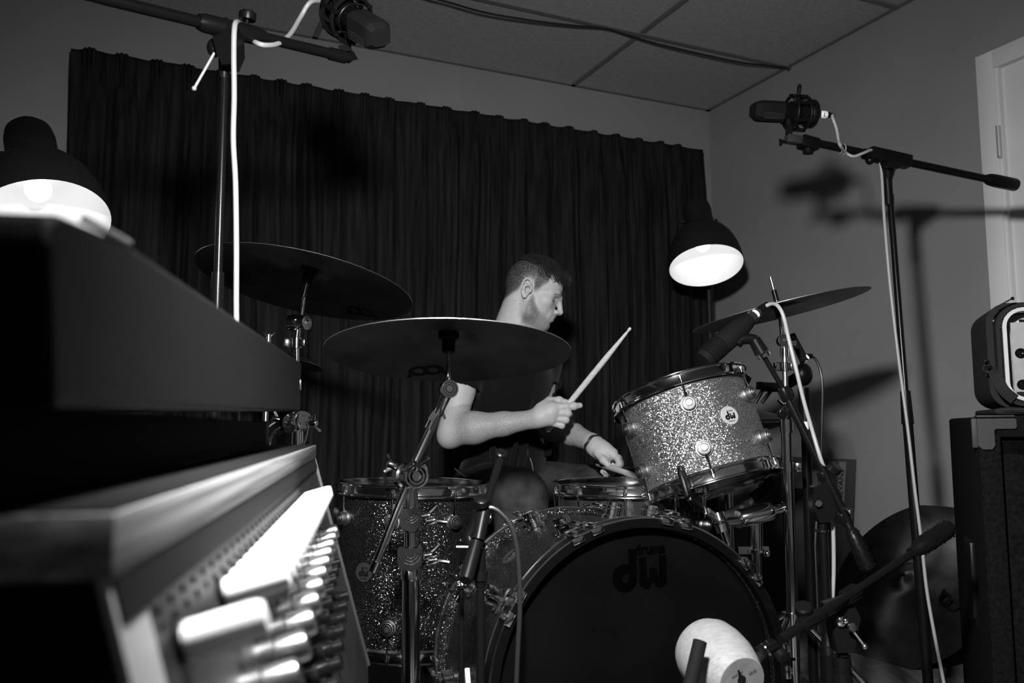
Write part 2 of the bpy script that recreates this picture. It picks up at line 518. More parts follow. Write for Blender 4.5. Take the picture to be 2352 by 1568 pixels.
# ================================================================== two floor lamps with black bell shades
def floor_lamp(label, c, axis, pole_xy, r=.155, ztop=None):
    """c = centre of the shade opening, axis = unit vector from the opening up the shade"""
    k = r / .155
    base = Vector((pole_xy[0], pole_xy[1], 0))
    t = thing('floor_lamp', label, 'lamp', base, 'lit floor lamps with black shades')
    F = frame(c, axis, (0, 1, 0))
    prof = [(.155, 0), (.153, .03), (.146, .065), (.130, .105), (.108, .135), (.085, .155), (.066, .166), (.061, .172), (.061, .245), (.056, .268), (.042, .283), (.020, .289), (0, .290)]
    prof = [(r_, z * 1.18) for r_, z in prof]
    inner = [(r_ - .003 if r_ > .004 else 0, z - .003 if z > .15 else z) for r_, z in prof]
    inner[0] = (.1525, 0)
    inner = [(r_, z) for r_, z in inner if z < .28] + [(.05, .28), (0, .28)]
    sh = MB().lathe([(a * k, b * k) for a, b in prof], F, 56)
    sh.f.pop(next(i for i, f in enumerate(sh.f) if len(f) == 56))
    shade = part('lamp_shade', sh, 'lamp_black', t)
    si = MB().lathe([(a * k, b * k) for a, b in inner], F, 56)
    si.f.pop(next(i for i, f in enumerate(si.f) if len(f) == 56))
    part('shade_lining', si, 'lamp_white', shade, label='white inside of the shade')
    rm = MB().lathe([(.1525 * k, 0), (.155 * k, 0), (.155 * k, .003), (.1525 * k, .003)], F, 56, closed=True)
    part('shade_rim', rm, 'lamp_black', shade)
    bl = MB().ball((0, 0, .112 * k), .032 * k, 20, F); bl.lathe([(.016 * k, .13 * k), (.016 * k, .20 * k)], F, 16)
    bulb = part('bulb', bl, 'bulb_glow', t, label='glowing round bulb')
    l = bpy.data.lights.new('bulb_light', 'POINT'); l.energy = 0.24; l.shadow_soft_size = .01
    lo = bpy.data.objects.new('bulb_light', l); put(lo, t, WM[t.name].inverted() @ T(F @ Vector((0, 0, .070 * k))))
    # yoke, knobs, pole, base
    side = (F.to_3x3() @ Vector((1, 0, 0))); side = Vector((side.x, side.y, 0)).normalized()
    piv = F @ Vector((0, 0, .235 * k))
    top = Vector((base.x, base.y, piv.z - .07))
    yk = MB()
    yk.tube(catmull([piv + side * .072 * k, (piv + side * .070 * k).lerp(top, .45) + Vector((0, 0, -.02)), top]), .0045, 8)
    yk.tube(catmull([piv - side * .072 * k, (piv - side * .070 * k).lerp(top, .45) + Vector((0, 0, -.02)), top]), .0045, 8)
    part('yoke', yk, 'lamp_black', t)
    for s in (1, -1):
        kb = MB().lathe([(0, 0), (.004, 0), (.004, .012), (.010, .012), (.010, .020), (0, .020)], frame(piv + side * s * .060 * k, side * s), 14)
        part('knob', kb, 'lamp_black', t)
    part('pole', MB().tube([base + Vector((0, 0, .02)), top], .012, 16), 'lamp_black', t)
    part('base', MB().lathe([(0, 0), (.135, 0), (.138, .004), (.138, .02), (.13, .026), (.02, .028), (.014, .05), (0, .05)], T(base), 40), 'lamp_black', t)
    return t
YR = 3.50
c = P(1622, 611, YR); tc = R(24)
ax = Vector((-.02, math.sin(tc), math.cos(tc)))
pp = P(1632, 800, YR + .26)
floor_lamp('lit floor lamp with black bell shade in the far corner beside the curtain', c, ax.normalized(), (pp.x, pp.y))
YL = 2.06
c = P(101, 512, YL)
ax = Vector((-.37, .36, .86)).normalized()
floor_lamp('lit floor lamp with black bell shade at the left edge behind the grey case', c, ax, (c.x - .26, c.y + .10))
# ================================================================== things by the right wall
# speaker cabinet with carpet covering
YC = 1.85
cl = P(2243, 957, YC)                    # front left upper corner of the cabinet
cab_dir = Vector((math.cos(R(-20)), math.sin(R(-20)), 0))     # along its front, to the right
cab_bk = Vector((math.sin(R(20)), math.cos(R(20)), 0))        # its depth
CW, CDp, CHh = .62, .44, cl.z
cab0 = Vector((cl.x, cl.y, 0))
CM = Matrix(((cab_dir.x, cab_bk.x, 0, cab0.x), (cab_dir.y, cab_bk.y, 0, cab0.y), (0, 0, 1, 0), (0, 0, 0, 1)))
cab = thing('speaker_cabinet', 'large black carpeted loudspeaker cabinet with round-hole grille by the right wall', 'speaker', CM)
bd = MB()
bd.box(.045, CDp, CHh - .02, T(.0225, CDp / 2, (CHh + .02) / 2), .008, 2)
bd.box(.045, CDp, CHh - .02, T(CW - .0225, CDp / 2, (CHh + .02) / 2), .008, 2)
bd.box(CW - .01, CDp, .045, T(CW / 2, CDp / 2, CHh - .0225), .008, 2)
bd.box(CW - .01, CDp, .045, T(CW / 2, CDp / 2, .0425), .008, 2)
bd.box(CW - .02, .02, CHh - .04, T(CW / 2, CDp - .02, CHh / 2), .002)
part('body', bd, 'carpet', cab, local=True)
bf = MB().box(.075, .03, CHh - .1, T(.045 + .03, .045, CHh / 2), .004)
bf.box(CW - .09, .03, .045, T(CW / 2, .045, CHh - .062), .004)
bf.box(CW - .09, .03, .045, T(CW / 2, .045, .08), .004)
part('baffle_trim', bf, 'carpet', cab, local=True)
bb2 = MB().box(CW - .09, .012, .12, T(CW / 2 + .05, .075, CHh - .125), .001)
part('port_recess', bb2, 'black_matt', cab, local=True)
part('baffle_shelf', MB().box(CW - .17, .05, .02, T(CW / 2 + .03, .05, CHh - .205), .003), 'carpet', cab, local=True)
def corner_cap():
    mb = MB()
    poly = [(0, 0), (.072, 0), (.075, -.003), (.075, -.018), (.072, -.022), (.036, -.022), (.032, -.026), (.032, -.058), (.026, -.066), (.008, -.066), (0, -.058)]
    mb.prism(poly, .006, Matrix(((1, 0, 0, .0), (0, 0, -1, .0), (0, 1, 0, .0), (0, 0, 0, 1))))
    return mb
cc = corner_cap()
part('corner_cap', MB().add(cc.v, cc.f, T(-.001, -.002, CHh - .004)).box(.02, .006, .064, T(.0, .010, CHh - .035), .002).box(.074, .03, .005, T(.036, .012, CHh + .001), .002), 'dark_grey', cab, local=True, label='dark grey plastic corner protector')
# perforated steel grille: staggered round holes punched through a plate
def grille():
    vs = []; fs = []; s = .0155; x0, x1, z0, z1 = .105, .40, .06, CHh - .235
    rows_ = int((z1 - z0) / (s * .87)); cols = int((x1 - x0) / s); nseg = 12; rr = .0056
    mb = MB()
    for j in range(rows_):
        for i in range(cols):
            cx = x0 + (i + .5 + (.5 if j % 2 else 0)) * s; cz = z0 + (j + .5) * s * .87
            hx, hz = s / 2, s * .87 / 2
            k0 = len(vs)
            for k in range(nseg):
                a = 2 * math.pi * k / nseg
                c_, s_ = math.cos(a), math.sin(a)
                q = min(hx / max(abs(c_), 1e-6), hz / max(abs(s_), 1e-6))
                vs.append((cx + c_ * rr, 0.002, cz + s_ * rr)); vs.append((cx + c_ * q, 0, cz + s_ * q)); vs.append((cx + c_ * (rr + .0006), 0, cz + s_ * (rr + .0006)))
            for k in range(nseg):
                l = (k + 1) % nseg
                fs.append((k0 + 3 * k + 2, k0 + 3 * k + 1, k0 + 3 * l + 1, k0 + 3 * l + 2))
                fs.append((k0 + 3 * k, k0 + 3 * k + 2, k0 + 3 * l + 2, k0 + 3 * l))
    return MB().add(vs, fs, T(.004, .042, 0))
part('grille', grille(), 'black_metal', cab, local=True)
part('grille_backing', MB().box(.5, .006, CHh - .3, T(.33, .062, CHh / 2 - .09), 0), 'black_matt', cab, local=True)
for (gx, gz) in ((.135, CHh - .268), (.175, CHh - .57)):
    sc_ = MB().lathe([(.0085, 0), (.008, .003), (.005, .004), (.0045, .003), (.0015, .0022), (0, .0022)], Matrix(((1, 0, 0, gx), (0, 0, -1, .040), (0, 1, 0, gz), (0, 0, 0, 1))), 16)
    part('grille_screw', sc_, 'steel', cab, local=True)
part('side_handle', MB().box(.004, .13, .19, T(-.001, .20, CHh - .38), .002).box(.012, .02, .17, T(-.004, .145, CHh - .37), .004), 'black_plastic', cab, local=True)
for fx in (.06, CW - .06):
    for fy in (.06, CDp - .06):
        part('foot', MB().lathe([(.02, 0), (.024, .02), (.024, .022), (0, .022)], T(fx, fy, 0), 14), 'black_rubber', cab, local=True)

# padded rack bag on top of it, lid open, white frame and grey panel inside
bagM = CM @ T(.045, .07, CHh + .004)
bag = thing('rack_bag', 'black padded equipment bag standing open on top of the carpeted loudspeaker cabinet', 'bag', bagM)
def rrect(w_, h_, r_, n=6):
    out = []
    for cx_, cy_, a0 in ((w_ - r_, h_ - r_, 0), (r_, h_ - r_, 90), (r_, r_, 180), (w_ - r_, r_, 270)):
        for k in range(n + 1):
            a = R(a0 + 90 * k / n); out.append((cx_ + r_ * math.cos(a), cy_ + r_ * math.sin(a)))
    return out
BW, BH, BD = .50, .238, .24
XZ = Matrix(((1, 0, 0, 0), (0, 0, 1, 0), (0, 1, 0, 0), (0, 0, 0, 1)))        # (x, y, h) -> (x, depth, z)
def ring(w0, h0, r0, ins, y0, y1, off=(0, 0)):
    """hollow rounded frame: outer rounded rectangle, inset by ins, from depth y0 to y1"""
    o = rrect(w0, h0, r0); i_ = rrect(w0 - 2 * ins, h0 - 2 * ins, max(r0 - ins, .004))
    n = len(o); vs = []; fs = []
    for y in (y0, y1):
        vs += [(x + off[0], y, z + off[1]) for x, z in o]
        vs += [(x + ins + off[0], y, z + ins + off[1]) for x, z in i_]
    for k in range(n):
        l = (k + 1) % n
        fs += [(k, l, 2 * n + l, 2 * n + k), (n + k, 3 * n + k, 3 * n + l, n + l), (k, n + k, n + l, l), (2 * n + k, 2 * n + l, 3 * n + l, 3 * n + k)]
    return MB().add(vs, fs)
Z0 = .016
def lift(mb, dz): mb.v = [(x, y, z + dz) for x, y, z in mb.v]; return mb
part('padded_body', lift(ring(BW, BH, .045, .014, .03, BD), Z0), 'bag_cloth', bag, local=True)
part('front_flap', lift(ring(BW - .02, BH - .01, .05, .012, -.004, .035, (.014, .003)), Z0), 'bag_cloth', bag, local=True)
part('back_pad', MB().box(BW - .04, .012, BH - .04, T(BW / 2, BD - .01, BH / 2 + Z0), .004), 'bag_cloth', bag, local=True)
part('inner_frame', lift(ring(BW - .042, BH - .030, .042, .008, -.010, .03, (.026, .014)), Z0), 'frame_white', bag, local=True, label='white plastic frame inside the bag')
part('white_liner', MB().box(BW - .06, .004, BH - .05, T(BW / 2 + .005, .050, BH / 2 + Z0), .001), 'frame_white', bag, local=True)
pn = part('rack_panel', MB().box(.075, .004, BH - .082, T(.037 + .046, .012, BH / 2 + Z0 - .006), .001), 'grey_board', bag, local=True, label='light grey rack panel with black screws')
for zz in (.055, .125):
    part('panel_screw', MB().lathe([(.0115, 0), (.0115, .002), (.008, .006), (.004, .0075), (0, .006)], Matrix(((1, 0, 0, .062), (0, 0, -1, .010), (0, 1, 0, zz + Z0 - .004), (0, 0, 0, 1))), 18), 'black_gloss', pn, local=True)
part('rack_bracket', MB().box(.06, .01, .012, T(.095, .016, BH - .047 + Z0), 0), 'black_matt', bag, local=True)
part('device_front', MB().box(.34, .02, BH - .09, T(.30, .02, BH / 2 + Z0 - .006), .002), 'black_plastic', bag, local=True)
# zip teeth all round the front edge
zt_ = MB()
zo_ = rrect(BW - .038, BH - .026, .046, 10)
for i in range(len(zo_)):
    a, b = Vector((*zo_[i], 0)), Vector((*zo_[(i + 1) % len(zo_)], 0)); nn = max(1, int((b - a).length / .0042))
    for k in range(nn):
        q = a.lerp(b, k / nn); zt_.box(.0022, .003, .0022, T(q.x + .023, -.006, q.y + .011 + Z0))
part('zip', zt_, 'black_gloss', bag, local=True, smooth=False)
part('strap_loop', MB().tube(catmull([(.0, .06, .10 + Z0), (-.004, .03, .108 + Z0), (-.005, .005, .105 + Z0), (-.003, -.002, .092 + Z0), (-.003, .02, .078 + Z0), (-.001, .05, .075 + Z0)]), .0028, 8), 'black_gloss', bag, local=True)
sp = MB()
stp = catmull([(.002, .012, .088 + Z0), (.006, -.008, .075 + Z0), (.012, -.014, .055 + Z0), (.022, -.016, .035 + Z0), (.040, -.012, .018 + Z0)])
for a, b in zip(stp, stp[1:]): sp.bar(a, b, .024, .003, (0, 1, 0))
part('webbing_strap', sp, 'bag_cloth', bag, local=True)
part('clip_ring', MB().tube([Vector((-.004 + .012 * math.cos(a), .0 + .004 * math.sin(a), .088 + Z0 + .008 * math.sin(a))) for a in np.linspace(0, 6.28, 20)[:-1]], .0017, 6, closed=True), 'chrome_dull', bag, local=True)
part('zip_pull', MB().bar((.018, -.004, BH + Z0 - .012), (.048, -.006, BH + Z0 + .004), .005, .003).ball((.05, -.006, BH + Z0 + .005), .004, 10), 'black_metal', bag, local=True)
# folded lid of the bag, lying under its front edge
fl = MB()
for k, (x0, x1, y0, z) in enumerate(((.0, .48, -.02, .0075),)):
    fl.box(x1 - x0, .28, .013, T((x0 + x1) / 2, y0 + .13, z), .005, 3)
fl.tube(catmull([(.0, -.022, .008), (.03, -.030, .011), (.1, -.030, .006), (.2, -.028, .010), (.3, -.028, .007)]), .006, 8)
part('folded_lid', fl, 'bag_cloth', bag, local=True)

# flat cardboard drum-head box leaning against the right wall
e0 = on_plane(1952, 1055, RM(-.04, 0), U); e1 = on_plane(1700, 1015, RM(-.04, 0), U)
bx_b0 = (e0 - CORNER).dot(V); ztop = e0.z
bx = thing('cardboard_box', 'flat printed cardboard box leaning against the right wall behind the microphone stands', 'box', RM(-.03, bx_b0 + .25, 0))
lean = .05
bxm = MB()
vs = []
for zz, off in ((0, -.13), (ztop, -.045)):
    for bbv in (bx_b0, bx_b0 + .52):
        vs += [RM(off, bbv, zz), RM(off + .04, bbv, zz)]
bxm.add(vs, [(0, 1, 3, 2), (4, 6, 7, 5), (0, 2, 6, 4), (1, 5, 7, 3), (0, 4, 5, 1), (2, 3, 7, 6)])
part('carton', bxm, 'card_dark', bx, smooth=False)
def box_face(s, t, d=.0015):     # s from the near edge, t height 0..1
    return RM(-.13 + .085 * t - d, bx_b0 + s, ztop * t)
xa = (box_face(.3, .5) - box_face(0, .5)).normalized(); ya = (box_face(0, 1) - box_face(0, 0)).normalized()
def face_quad(s0, s1, t0, t1, d=.0015):
    return MB().add([box_face(s0, t0, d), box_face(s1, t0, d), box_face(s1, t1, d), box_face(s0, t1, d)], [(0, 1, 2, 3)])
part('printed_band', face_quad(.012, .05, .72, .985), 'card_light', bx, smooth=False, label='pale printed strip along the edge')
part('printed_patch', face_quad(.16, .30, .80, .92), 'card_light', bx, smooth=False)
tx = -ya; 
ctr = box_face(.031, .86, .003)
nz = xa.cross(ya); nz = nz if nz.dot(-U) > 0 else -nz
MTX = Matrix.Identity(4)
yy = (-ya); ex = ya; ey = nz.cross(ex)
MTX = Matrix(((ex.x, ey.x, nz.x, ctr.x), (ex.y, ey.y, nz.y, ctr.y), (ex.z, ey.z, nz.z, ctr.z), (0, 0, 0, 1)))
part('lettering', text_mb('EVANS', .034, MTX, .0006), 'ink', bx, smooth=False, label='EVANS in dark vertical letters')
# ================================================================== drum kit
GOLD = 'chrome'
def lug_mesh():
    mb = MB().lathe([(.0185, -.004), (.0185, .004), (.0178, .0055), (.0150, .006), (.0150, .0165), (.0146, .018), (.0128, .0185), (.0122, .0172), (.0108, .0172), (.0102, .0205), (.0088, .0208), (.0082, .0195), (.0068, .0195), (.0062, .0215), (0, .0218)], None, 28)
    return shared('lug', mb, 'chrome_lug')
LUG = lug_mesh()
LUGR = shared('lug_groove_shade', MB().lathe([(.0114, .0180), (.0126, .0180), (.0126, .0188), (.0114, .0188)], None, 28, closed=True).lathe([(.0070, .0200), (.0080, .0200), (.0080, .0212), (.0070, .0212)], None, 24, closed=True), 'black_metal')  # black rings painted in as the shade of the lug grooves
def dw_poly():
    """the two-letter badge mark as 2D polygons, unit height about 1"""
    def arc(cx, cy, r_, a0, a1, n=18): return [(cx + r_ * math.cos(R(a)), cy + r_ * math.sin(R(a))) for a in np.linspace(a0, a1, n)]
    polys = []
    # d : bowl as ring pieces and a stem
    o = arc(0, 0, .30, 62, 360); i_ = arc(.03, -.01, .09, 360, 62)
    polys.append(o + i_)
    polys.append([(.10, -.02), (.30, -.05), (.30, .62), (.10, .62)])
    polys.append(arc(0, 0, .30, -90, 0, 8) + [(.10, 0)])
    # w : two stems, a round base and the middle hump
    polys.append([(.36, .42)] + [(.36, -.02)] + arc(.53, -.06, .20, 190, 300, 10) + [(.62, -.05), (.54, -.02), (.54, .42)])
    polys.append([(.86, .44), (1.04, .44), (1.04, 0)] + arc(.85, -.06, .19, 10, -120, 12) + [(.72, -.05), (.84, 0)])
    polys.append([(.62, -.14)] + arc(.70, .10, .10, 180, 0, 10) + [(.80, -.14)])
    return polys
def dw_mark(size, M, h=.0006, small=True):
    mb = MB(); S = Matrix.Diagonal((size, size, 1, 1))
    for p in dw_poly(): mb.prism([(x - .37, y - .15) for x, y in p], h, M @ S)
    return mb

def hoop_profile(Rs, sgn=1):
    pr = [(Rs + .002, -.006), (Rs + .0125, -.0075), (Rs + .0140, -.0055), (Rs + .0135, -.003), (Rs + .0065, .000), (Rs + .0055, .003), (Rs + .0055, .0165), (Rs + .0075, .0190), (Rs + .0110, .0195), (Rs + .0110, .0215), (Rs + .006, .0220), (Rs + .0025, .0205), (Rs + .002, .010)]
    return [(a, b * sgn) for a, b in pr]
def drum(name, label, M, Rs, dep, nl, off, shell_mat, badge=None, tube_lugs=False, skip=(), lz=None, head='head_clear', hoopcount=(1, 1)):
    t = thing(name, label, 'drum', M)
    h = dep / 2
    sh = part('shell', MB().lathe([(Rs, -h), (Rs, h), (Rs - .006, h), (Rs - .006, -h)], None, 96, closed=True), shell_mat, t, local=True)
    for s, nm in ((1, 'batter'), (-1, 'resonant')):
        part(nm + '_head', MB().lathe([(0, s * (h + .003)), (Rs - .004, s * (h + .003)), (Rs, s * (h + .001)), (Rs + .0018, s * (h - .006)), (Rs + .0018, s * (h - .010))], None, 72), head, t, local=True)
        part(nm + '_hoop', MB().lathe([(a, b + s * h) for a, b in hoop_profile(Rs, s)], None, 96, closed=True), 'chrome', t, local=True)
        zl = s * (h - (lz or .052)) if not tube_lugs else 0
        for k in range(nl):
            a = R(off) + 2 * math.pi * k / nl
            if (s, k) in skip: continue
            d_ = Vector((math.cos(a), math.sin(a), 0))
            if not tube_lugs or s > 0:
                lo_ = inst('lug', LUG, t, frame(d_ * Rs + Vector((0, 0, zl)), d_)); inst('lug_groove_shade', LUGR, lo_, Matrix.Identity(4))
            rod = MB().tube([d_ * (Rs + .0085) + Vector((0, 0, zl + s * .010)), d_ * (Rs + .0095) + Vector((0, 0, s * (h - .004)))], .0024, 8)
            rod.tube([d_ * (Rs + .0085) + Vector((0, 0, zl + s * .012)), d_ * (Rs + .0088) + Vector((0, 0, zl + s * .026))], .0038, 8)
            rod.tube([d_ * (Rs + .0095) + Vector((0, 0, s * (h - .004))), d_ * (Rs + .0095) + Vector((0, 0, s * (h + .006)))], .0052, 10)
            rod.tube([d_ * (Rs + .0095) + Vector((0, 0, s * (h + .006))), d_ * (Rs + .0095) + Vector((0, 0, s * (h + .013)))], .0036, 6)
            part('tension_rod', rod, 'chrome', t, local=True)
    if badge is not None:
        a = R(badge[0]); d_ = Vector((math.cos(a), math.sin(a), 0))
        F = frame(d_ * Rs + Vector((0, 0, badge[1])), d_, (0, 0, 1)); rb = badge[2]
        # x of the frame runs to the viewer's right, y up the drum
        bd_ = part('badge', MB().lathe([(rb, -.002), (rb, .0012), (rb * .92, .0018), (rb * .9, .0012), (0, .0014)], F, 36), badge[3], t, local=True, label='round maker badge')
        mk = dw_mark(rb * .92, F @ T(0, -rb * .05, .0012), .0007)
        q = text_mb('drums', rb * .30, F @ T(rb * .12, rb * .48, .0016), .0003); mk.add(q.v, q.f)
        q = text_mb('workshop', rb * .18, F @ T(0, -rb * .62, .0016), .0003); mk.add(q.v, q.f)
        part('badge_lettering', mk, 'ink', bd_, local=True, smooth=False)
    return t, sh

# ---- rack tom, tilted towards the player
tA = Vector((-.26, .25, 1)).normalized()
tc_ = P(1597, 1008, 1.98)
TOM_R, TOM_D = .1525, .205
cdir = (CAM - tc_); cdir = (cdir - tA * cdir.dot(tA)).normalized()    # towards the camera, square to the tom's axis
TM = frame(tc_, tA, tA.cross(cdir).cross(tA))
def make_axis_frame(o, z, xdir):
    z = z.normalized(); x = (xdir - z * xdir.dot(z)).normalized(); y = z.cross(x)
    return Matrix(((x.x, y.x, z.x, o.x), (x.y, y.y, z.y, o.y), (x.z, y.z, z.z, o.z), (0, 0, 0, 1)))
TM = make_axis_frame(tc_, tA, cdir)
# local x points at the camera; +y is to the right in the picture
tom, tsh = drum('rack_tom', 'sparkling silver rack tom with chrome hoops tilted towards the drummer', TM, TOM_R, TOM_D, 6, 4, 'glitter_silver', badge=(34, .006, .021, 'badge_pale'))
# ---- floor tom
ft_top = P(949, 1106, 2.13)
FT_R, FT_D = .178, .352
fa = Vector((.028, .0, 1)).normalized()
fc = ft_top - fa * (FT_D / 2 + .02)
FM = make_axis_frame(fc, fa, (CAM - fc))
ft, fsh = drum('floor_tom', 'dark sparkle floor tom standing behind the chrome boom stand', FM, FT_R, FT_D, 8, -14, 'glitter_grey', badge=(-36, -.0, .022, 'dark_grey'), lz=.06)
for a in (35, 155, 275):
    d_ = Vector((math.cos(R(a)), math.sin(R(a)), 0))
    br = MB().box(.036, .05, .05, frame(d_ * (FT_R + .018) + Vector((0, 0, -.06)), Vector((0, 0, 1)), d_), .006)
    br.tube([d_ * (FT_R + .018) + Vector((0, 0, -.035)) , d_ * (FT_R + .018) + Vector((0, 0, -.028))], .014, 14)
    part('leg_bracket', br, 'chrome', ft, local=True)
    zf = -fc.z / fa.z
    part('leg', MB().tube([d_ * (FT_R + .018) + Vector((0, 0, .03)), d_ * (FT_R + .018) + Vector((0, 0, -.20)), d_ * (FT_R + .03) + Vector((0, 0, -.26)), d_ * (FT_R + .03) + Vector((0, 0, zf + .03))], .0052, 10), 'chrome', ft, local=True)
    part('rubber_foot', MB().lathe([(.012, 0), (.013, .01), (.009, .035), (0, .036)], T(d_ * (FT_R + .03) + Vector((0, 0, zf + .0015)) + Vector((0, 0, .004))), 14), 'black_rubber', ft, local=True)
# ---- snare
sn_top = P(1447, 1106, 2.11)
SN_R, SN_D = .178, .15
sc0 = sn_top - Vector((0, 0, SN_D / 2 + .02))
SM = make_axis_frame(sc0, Vector((0, 0, 1)), CAM - sc0)
snare, ssh = drum('snare_drum', 'black lacquered snare drum with chrome hoop behind the bass drum', SM, SN_R, SN_D, 10, -3.5, 'snare_shell', badge=(14.5, .0, .02, 'dark_grey'), tube_lugs=True)

# ---- bass drum
BY, BP = R(18.8), R(2.0)
bax = Vector((math.sin(BY) * math.cos(BP), -math.cos(BY) * math.cos(BP), math.sin(BP)))
bfc = Vector((.235, 1.54, .326)); BL = .375; BR = .279
bmid = bfc - bax * (BL / 2)
BM = make_axis_frame(bmid, bax, Vector((0, 0, 1)))       # local z to the front, local x up, local y to the picture's left or right
bd_t = thing('bass_drum', 'large bass drum with dark sparkle shell and black front head', 'drum', BM)
part('shell', MB().lathe([(BR, -BL / 2 + .02), (BR, BL / 2 - .02), (BR - .006, BL / 2 - .02), (BR - .006, -BL / 2 + .02)], None, 128, closed=True), 'glitter_grey', bd_t, local=True)
def kick_hoop(z0, z1, s):
    return MB().lathe([(BR - .004, z0), (BR + .0125, z0), (BR + .0135, z0 + s * .001), (BR + .0135, z1 - s * .001), (BR + .0125, z1), (BR - .004, z1)], None, 128, closed=True)
hf = part('front_hoop', kick_hoop(BL / 2 - .038, BL / 2, 1), 'hoop_black', bd_t, local=True)
part('hoop_inlay', MB().lathe([(BR + .0118, BL / 2 - .0012), (BR + .0146, BL / 2 - .0012), (BR + .0146, BL / 2 + .0004), (BR + .0118, BL / 2 + .0004)], None, 128, closed=True), 'chrome', hf, local=True)
hr = part('rear_hoop', kick_hoop(-BL / 2, -BL / 2 + .038, 1), 'glitter_grey', bd_t, local=True)
part('hoop_edge', MB().lathe([(BR + .0125, -BL / 2 + .0), (BR + .0150, -BL / 2 + .0), (BR + .0150, -BL / 2 + .013), (BR + .0125, -BL / 2 + .013)], None, 128, closed=True), 'chrome_dull', hr, local=True)
part('head_collar', MB().lathe([(BR - .002, BL / 2 - .050), (BR + .004, BL / 2 - .052), (BR + .005, BL / 2 - .045), (BR + .004, BL / 2 - .038), (BR - .002, BL / 2 - .038)], None, 128, closed=True), 'chrome', hf, local=True)
part('head_collar', MB().lathe([(BR - .002, -BL / 2 + .050), (BR + .004, -BL / 2 + .052), (BR + .005, -BL / 2 + .045), (BR + .004, -BL / 2 + .038), (BR - .002, -BL / 2 + .038)], None, 128, closed=True), 'chrome', hr, local=True)
part('hoop_edge', MB().lathe([(BR + .0125, BL / 2 - .039), (BR + .0146, BL / 2 - .0385), (BR + .0146, BL / 2 - .0345), (BR + .0125, BL / 2 - .034)], None, 128, closed=True), 'chrome', hf, local=True)
fh = part('front_head', MB().lathe([(0, BL / 2 - .026), (BR - .012, BL / 2 - .026), (BR - .0045, BL / 2 - .032)], None, 128), 'head_black', bd_t, local=True)
part('batter_head', MB().lathe([(0, -BL / 2 + .026), (BR - .012, -BL / 2 + .026), (BR - .0045, -BL / 2 + .032)], None, 96), 'head_clear', bd_t, local=True)
# logo on the front head: local x = up, picture right = ?
yr = (BM.to_3x3() @ Vector((0, 1, 0))); sgn = 1 if yr.dot(Vector((1, 0, 0))) > 0 else -1
LG = Matrix(((0, 1, 0, .197), (sgn, 0, 0, sgn * .005), (0, 0, 1 , BL / 2 - .0258), (0, 0, 0, 1)))
if sgn > 0: LG = Matrix(((0, 1, 0, .197), (1, 0, 0, .005), (0, 0, 1, BL / 2 - .0258), (0, 0, 0, 1)))
lg = dw_mark(.082, LG, .0006)
q = text_mb('drums', .024, LG @ T(.022, .036, .0004), .0003, bold=.0012); lg.add(q.v, q.f)
part('logo', lg, 'logo_gloss', fh, local=True, smooth=False, label='black drum maker lettering near the top of the head')
def claw(a, s):
    """claw hook and T rod at angle a (from the top, positive to the picture's right), s=1 front, -1 rear"""
    d_ = Vector((math.cos(R(a)), sgn * math.sin(R(a)), 0)); ta = Vector((-d_.y, d_.x, 0))
    z0 = s * BL / 2
    c = MB()
    rr = BR + .018
    for k in (-1, 1):
        c.bar(d_ * rr + ta * .020 * k + Vector((0, 0, z0 - s * .042)), d_ * rr + ta * .020 * k + Vector((0, 0, z0 + s * .004)), .011, .006, d_, .002)
        c.box(.012, .024, .006, frame(d_ * (rr - .010) + ta * .020 * k + Vector((0, 0, z0 + s * .003)), Vector((0, 0, 1)), ta), .002)
    c.bar(d_ * rr + ta * -.024 + Vector((0, 0, z0 - s * .040)), d_ * rr + ta * .024 + Vector((0, 0, z0 - s * .040)), .010, .008, d_, .002)
    part('claw_hook', c, 'chrome', bd_t, local=True)
    rod = MB().tube([d_ * (BR + .026) + Vector((0, 0, z0 + s * .002)), d_ * (BR + .024) + Vector((0, 0, z0 - s * .10))], .0033, 8)
    rod.tube([d_ * (BR + .026) + Vector((0, 0, z0 - s * .045)), d_ * (BR + .026) + Vector((0, 0, z0 - s * .022))], .0065, 10)
    part('tension_rod', rod, 'chrome', bd_t, local=True)
    lm = MB().lathe([(.022, -.004), (.022, .005), (.0205, .0065), (.0175, .007), (.0175, .018), (.0185, .019), (.0185, .025), (.0165, .027), (.0165, .034), (.013, .036), (.012, .0345), (.009, .0345), (.008, .036), (0, .036)], frame(d_ * BR + Vector((0, 0, z0 - s * .105)), d_), 28)
    part('lug', lm, 'chrome', bd_t, local=True)
for k in range(10):
    a = -22 - 36 * k
    claw(a, 1); claw(a, -1)
bF = frame((BM.inverted() @ P(1215, 1262, 1.74)) if False else Vector((0, 0, 0)), Vector((0, 0, 1)))
a = -40; d_ = Vector((math.cos(R(a)), sgn * math.sin(R(a)), 0))
F = frame(d_ * BR + Vector((0, 0, -.02)), d_, Vector((0, 0, -1)))
bdg = part('badge', MB().lathe([(.022, -.002), (.022, .0012), (.020, .002), (.0195, .0014), (0, .0016)], F, 32), 'dark_grey', bd_t, local=True, label='round maker badge')
part('badge_lettering', dw_mark(.020, F @ T(0, 0, .0014), .0008), 'chrome_dull', bdg, local=True, smooth=False)
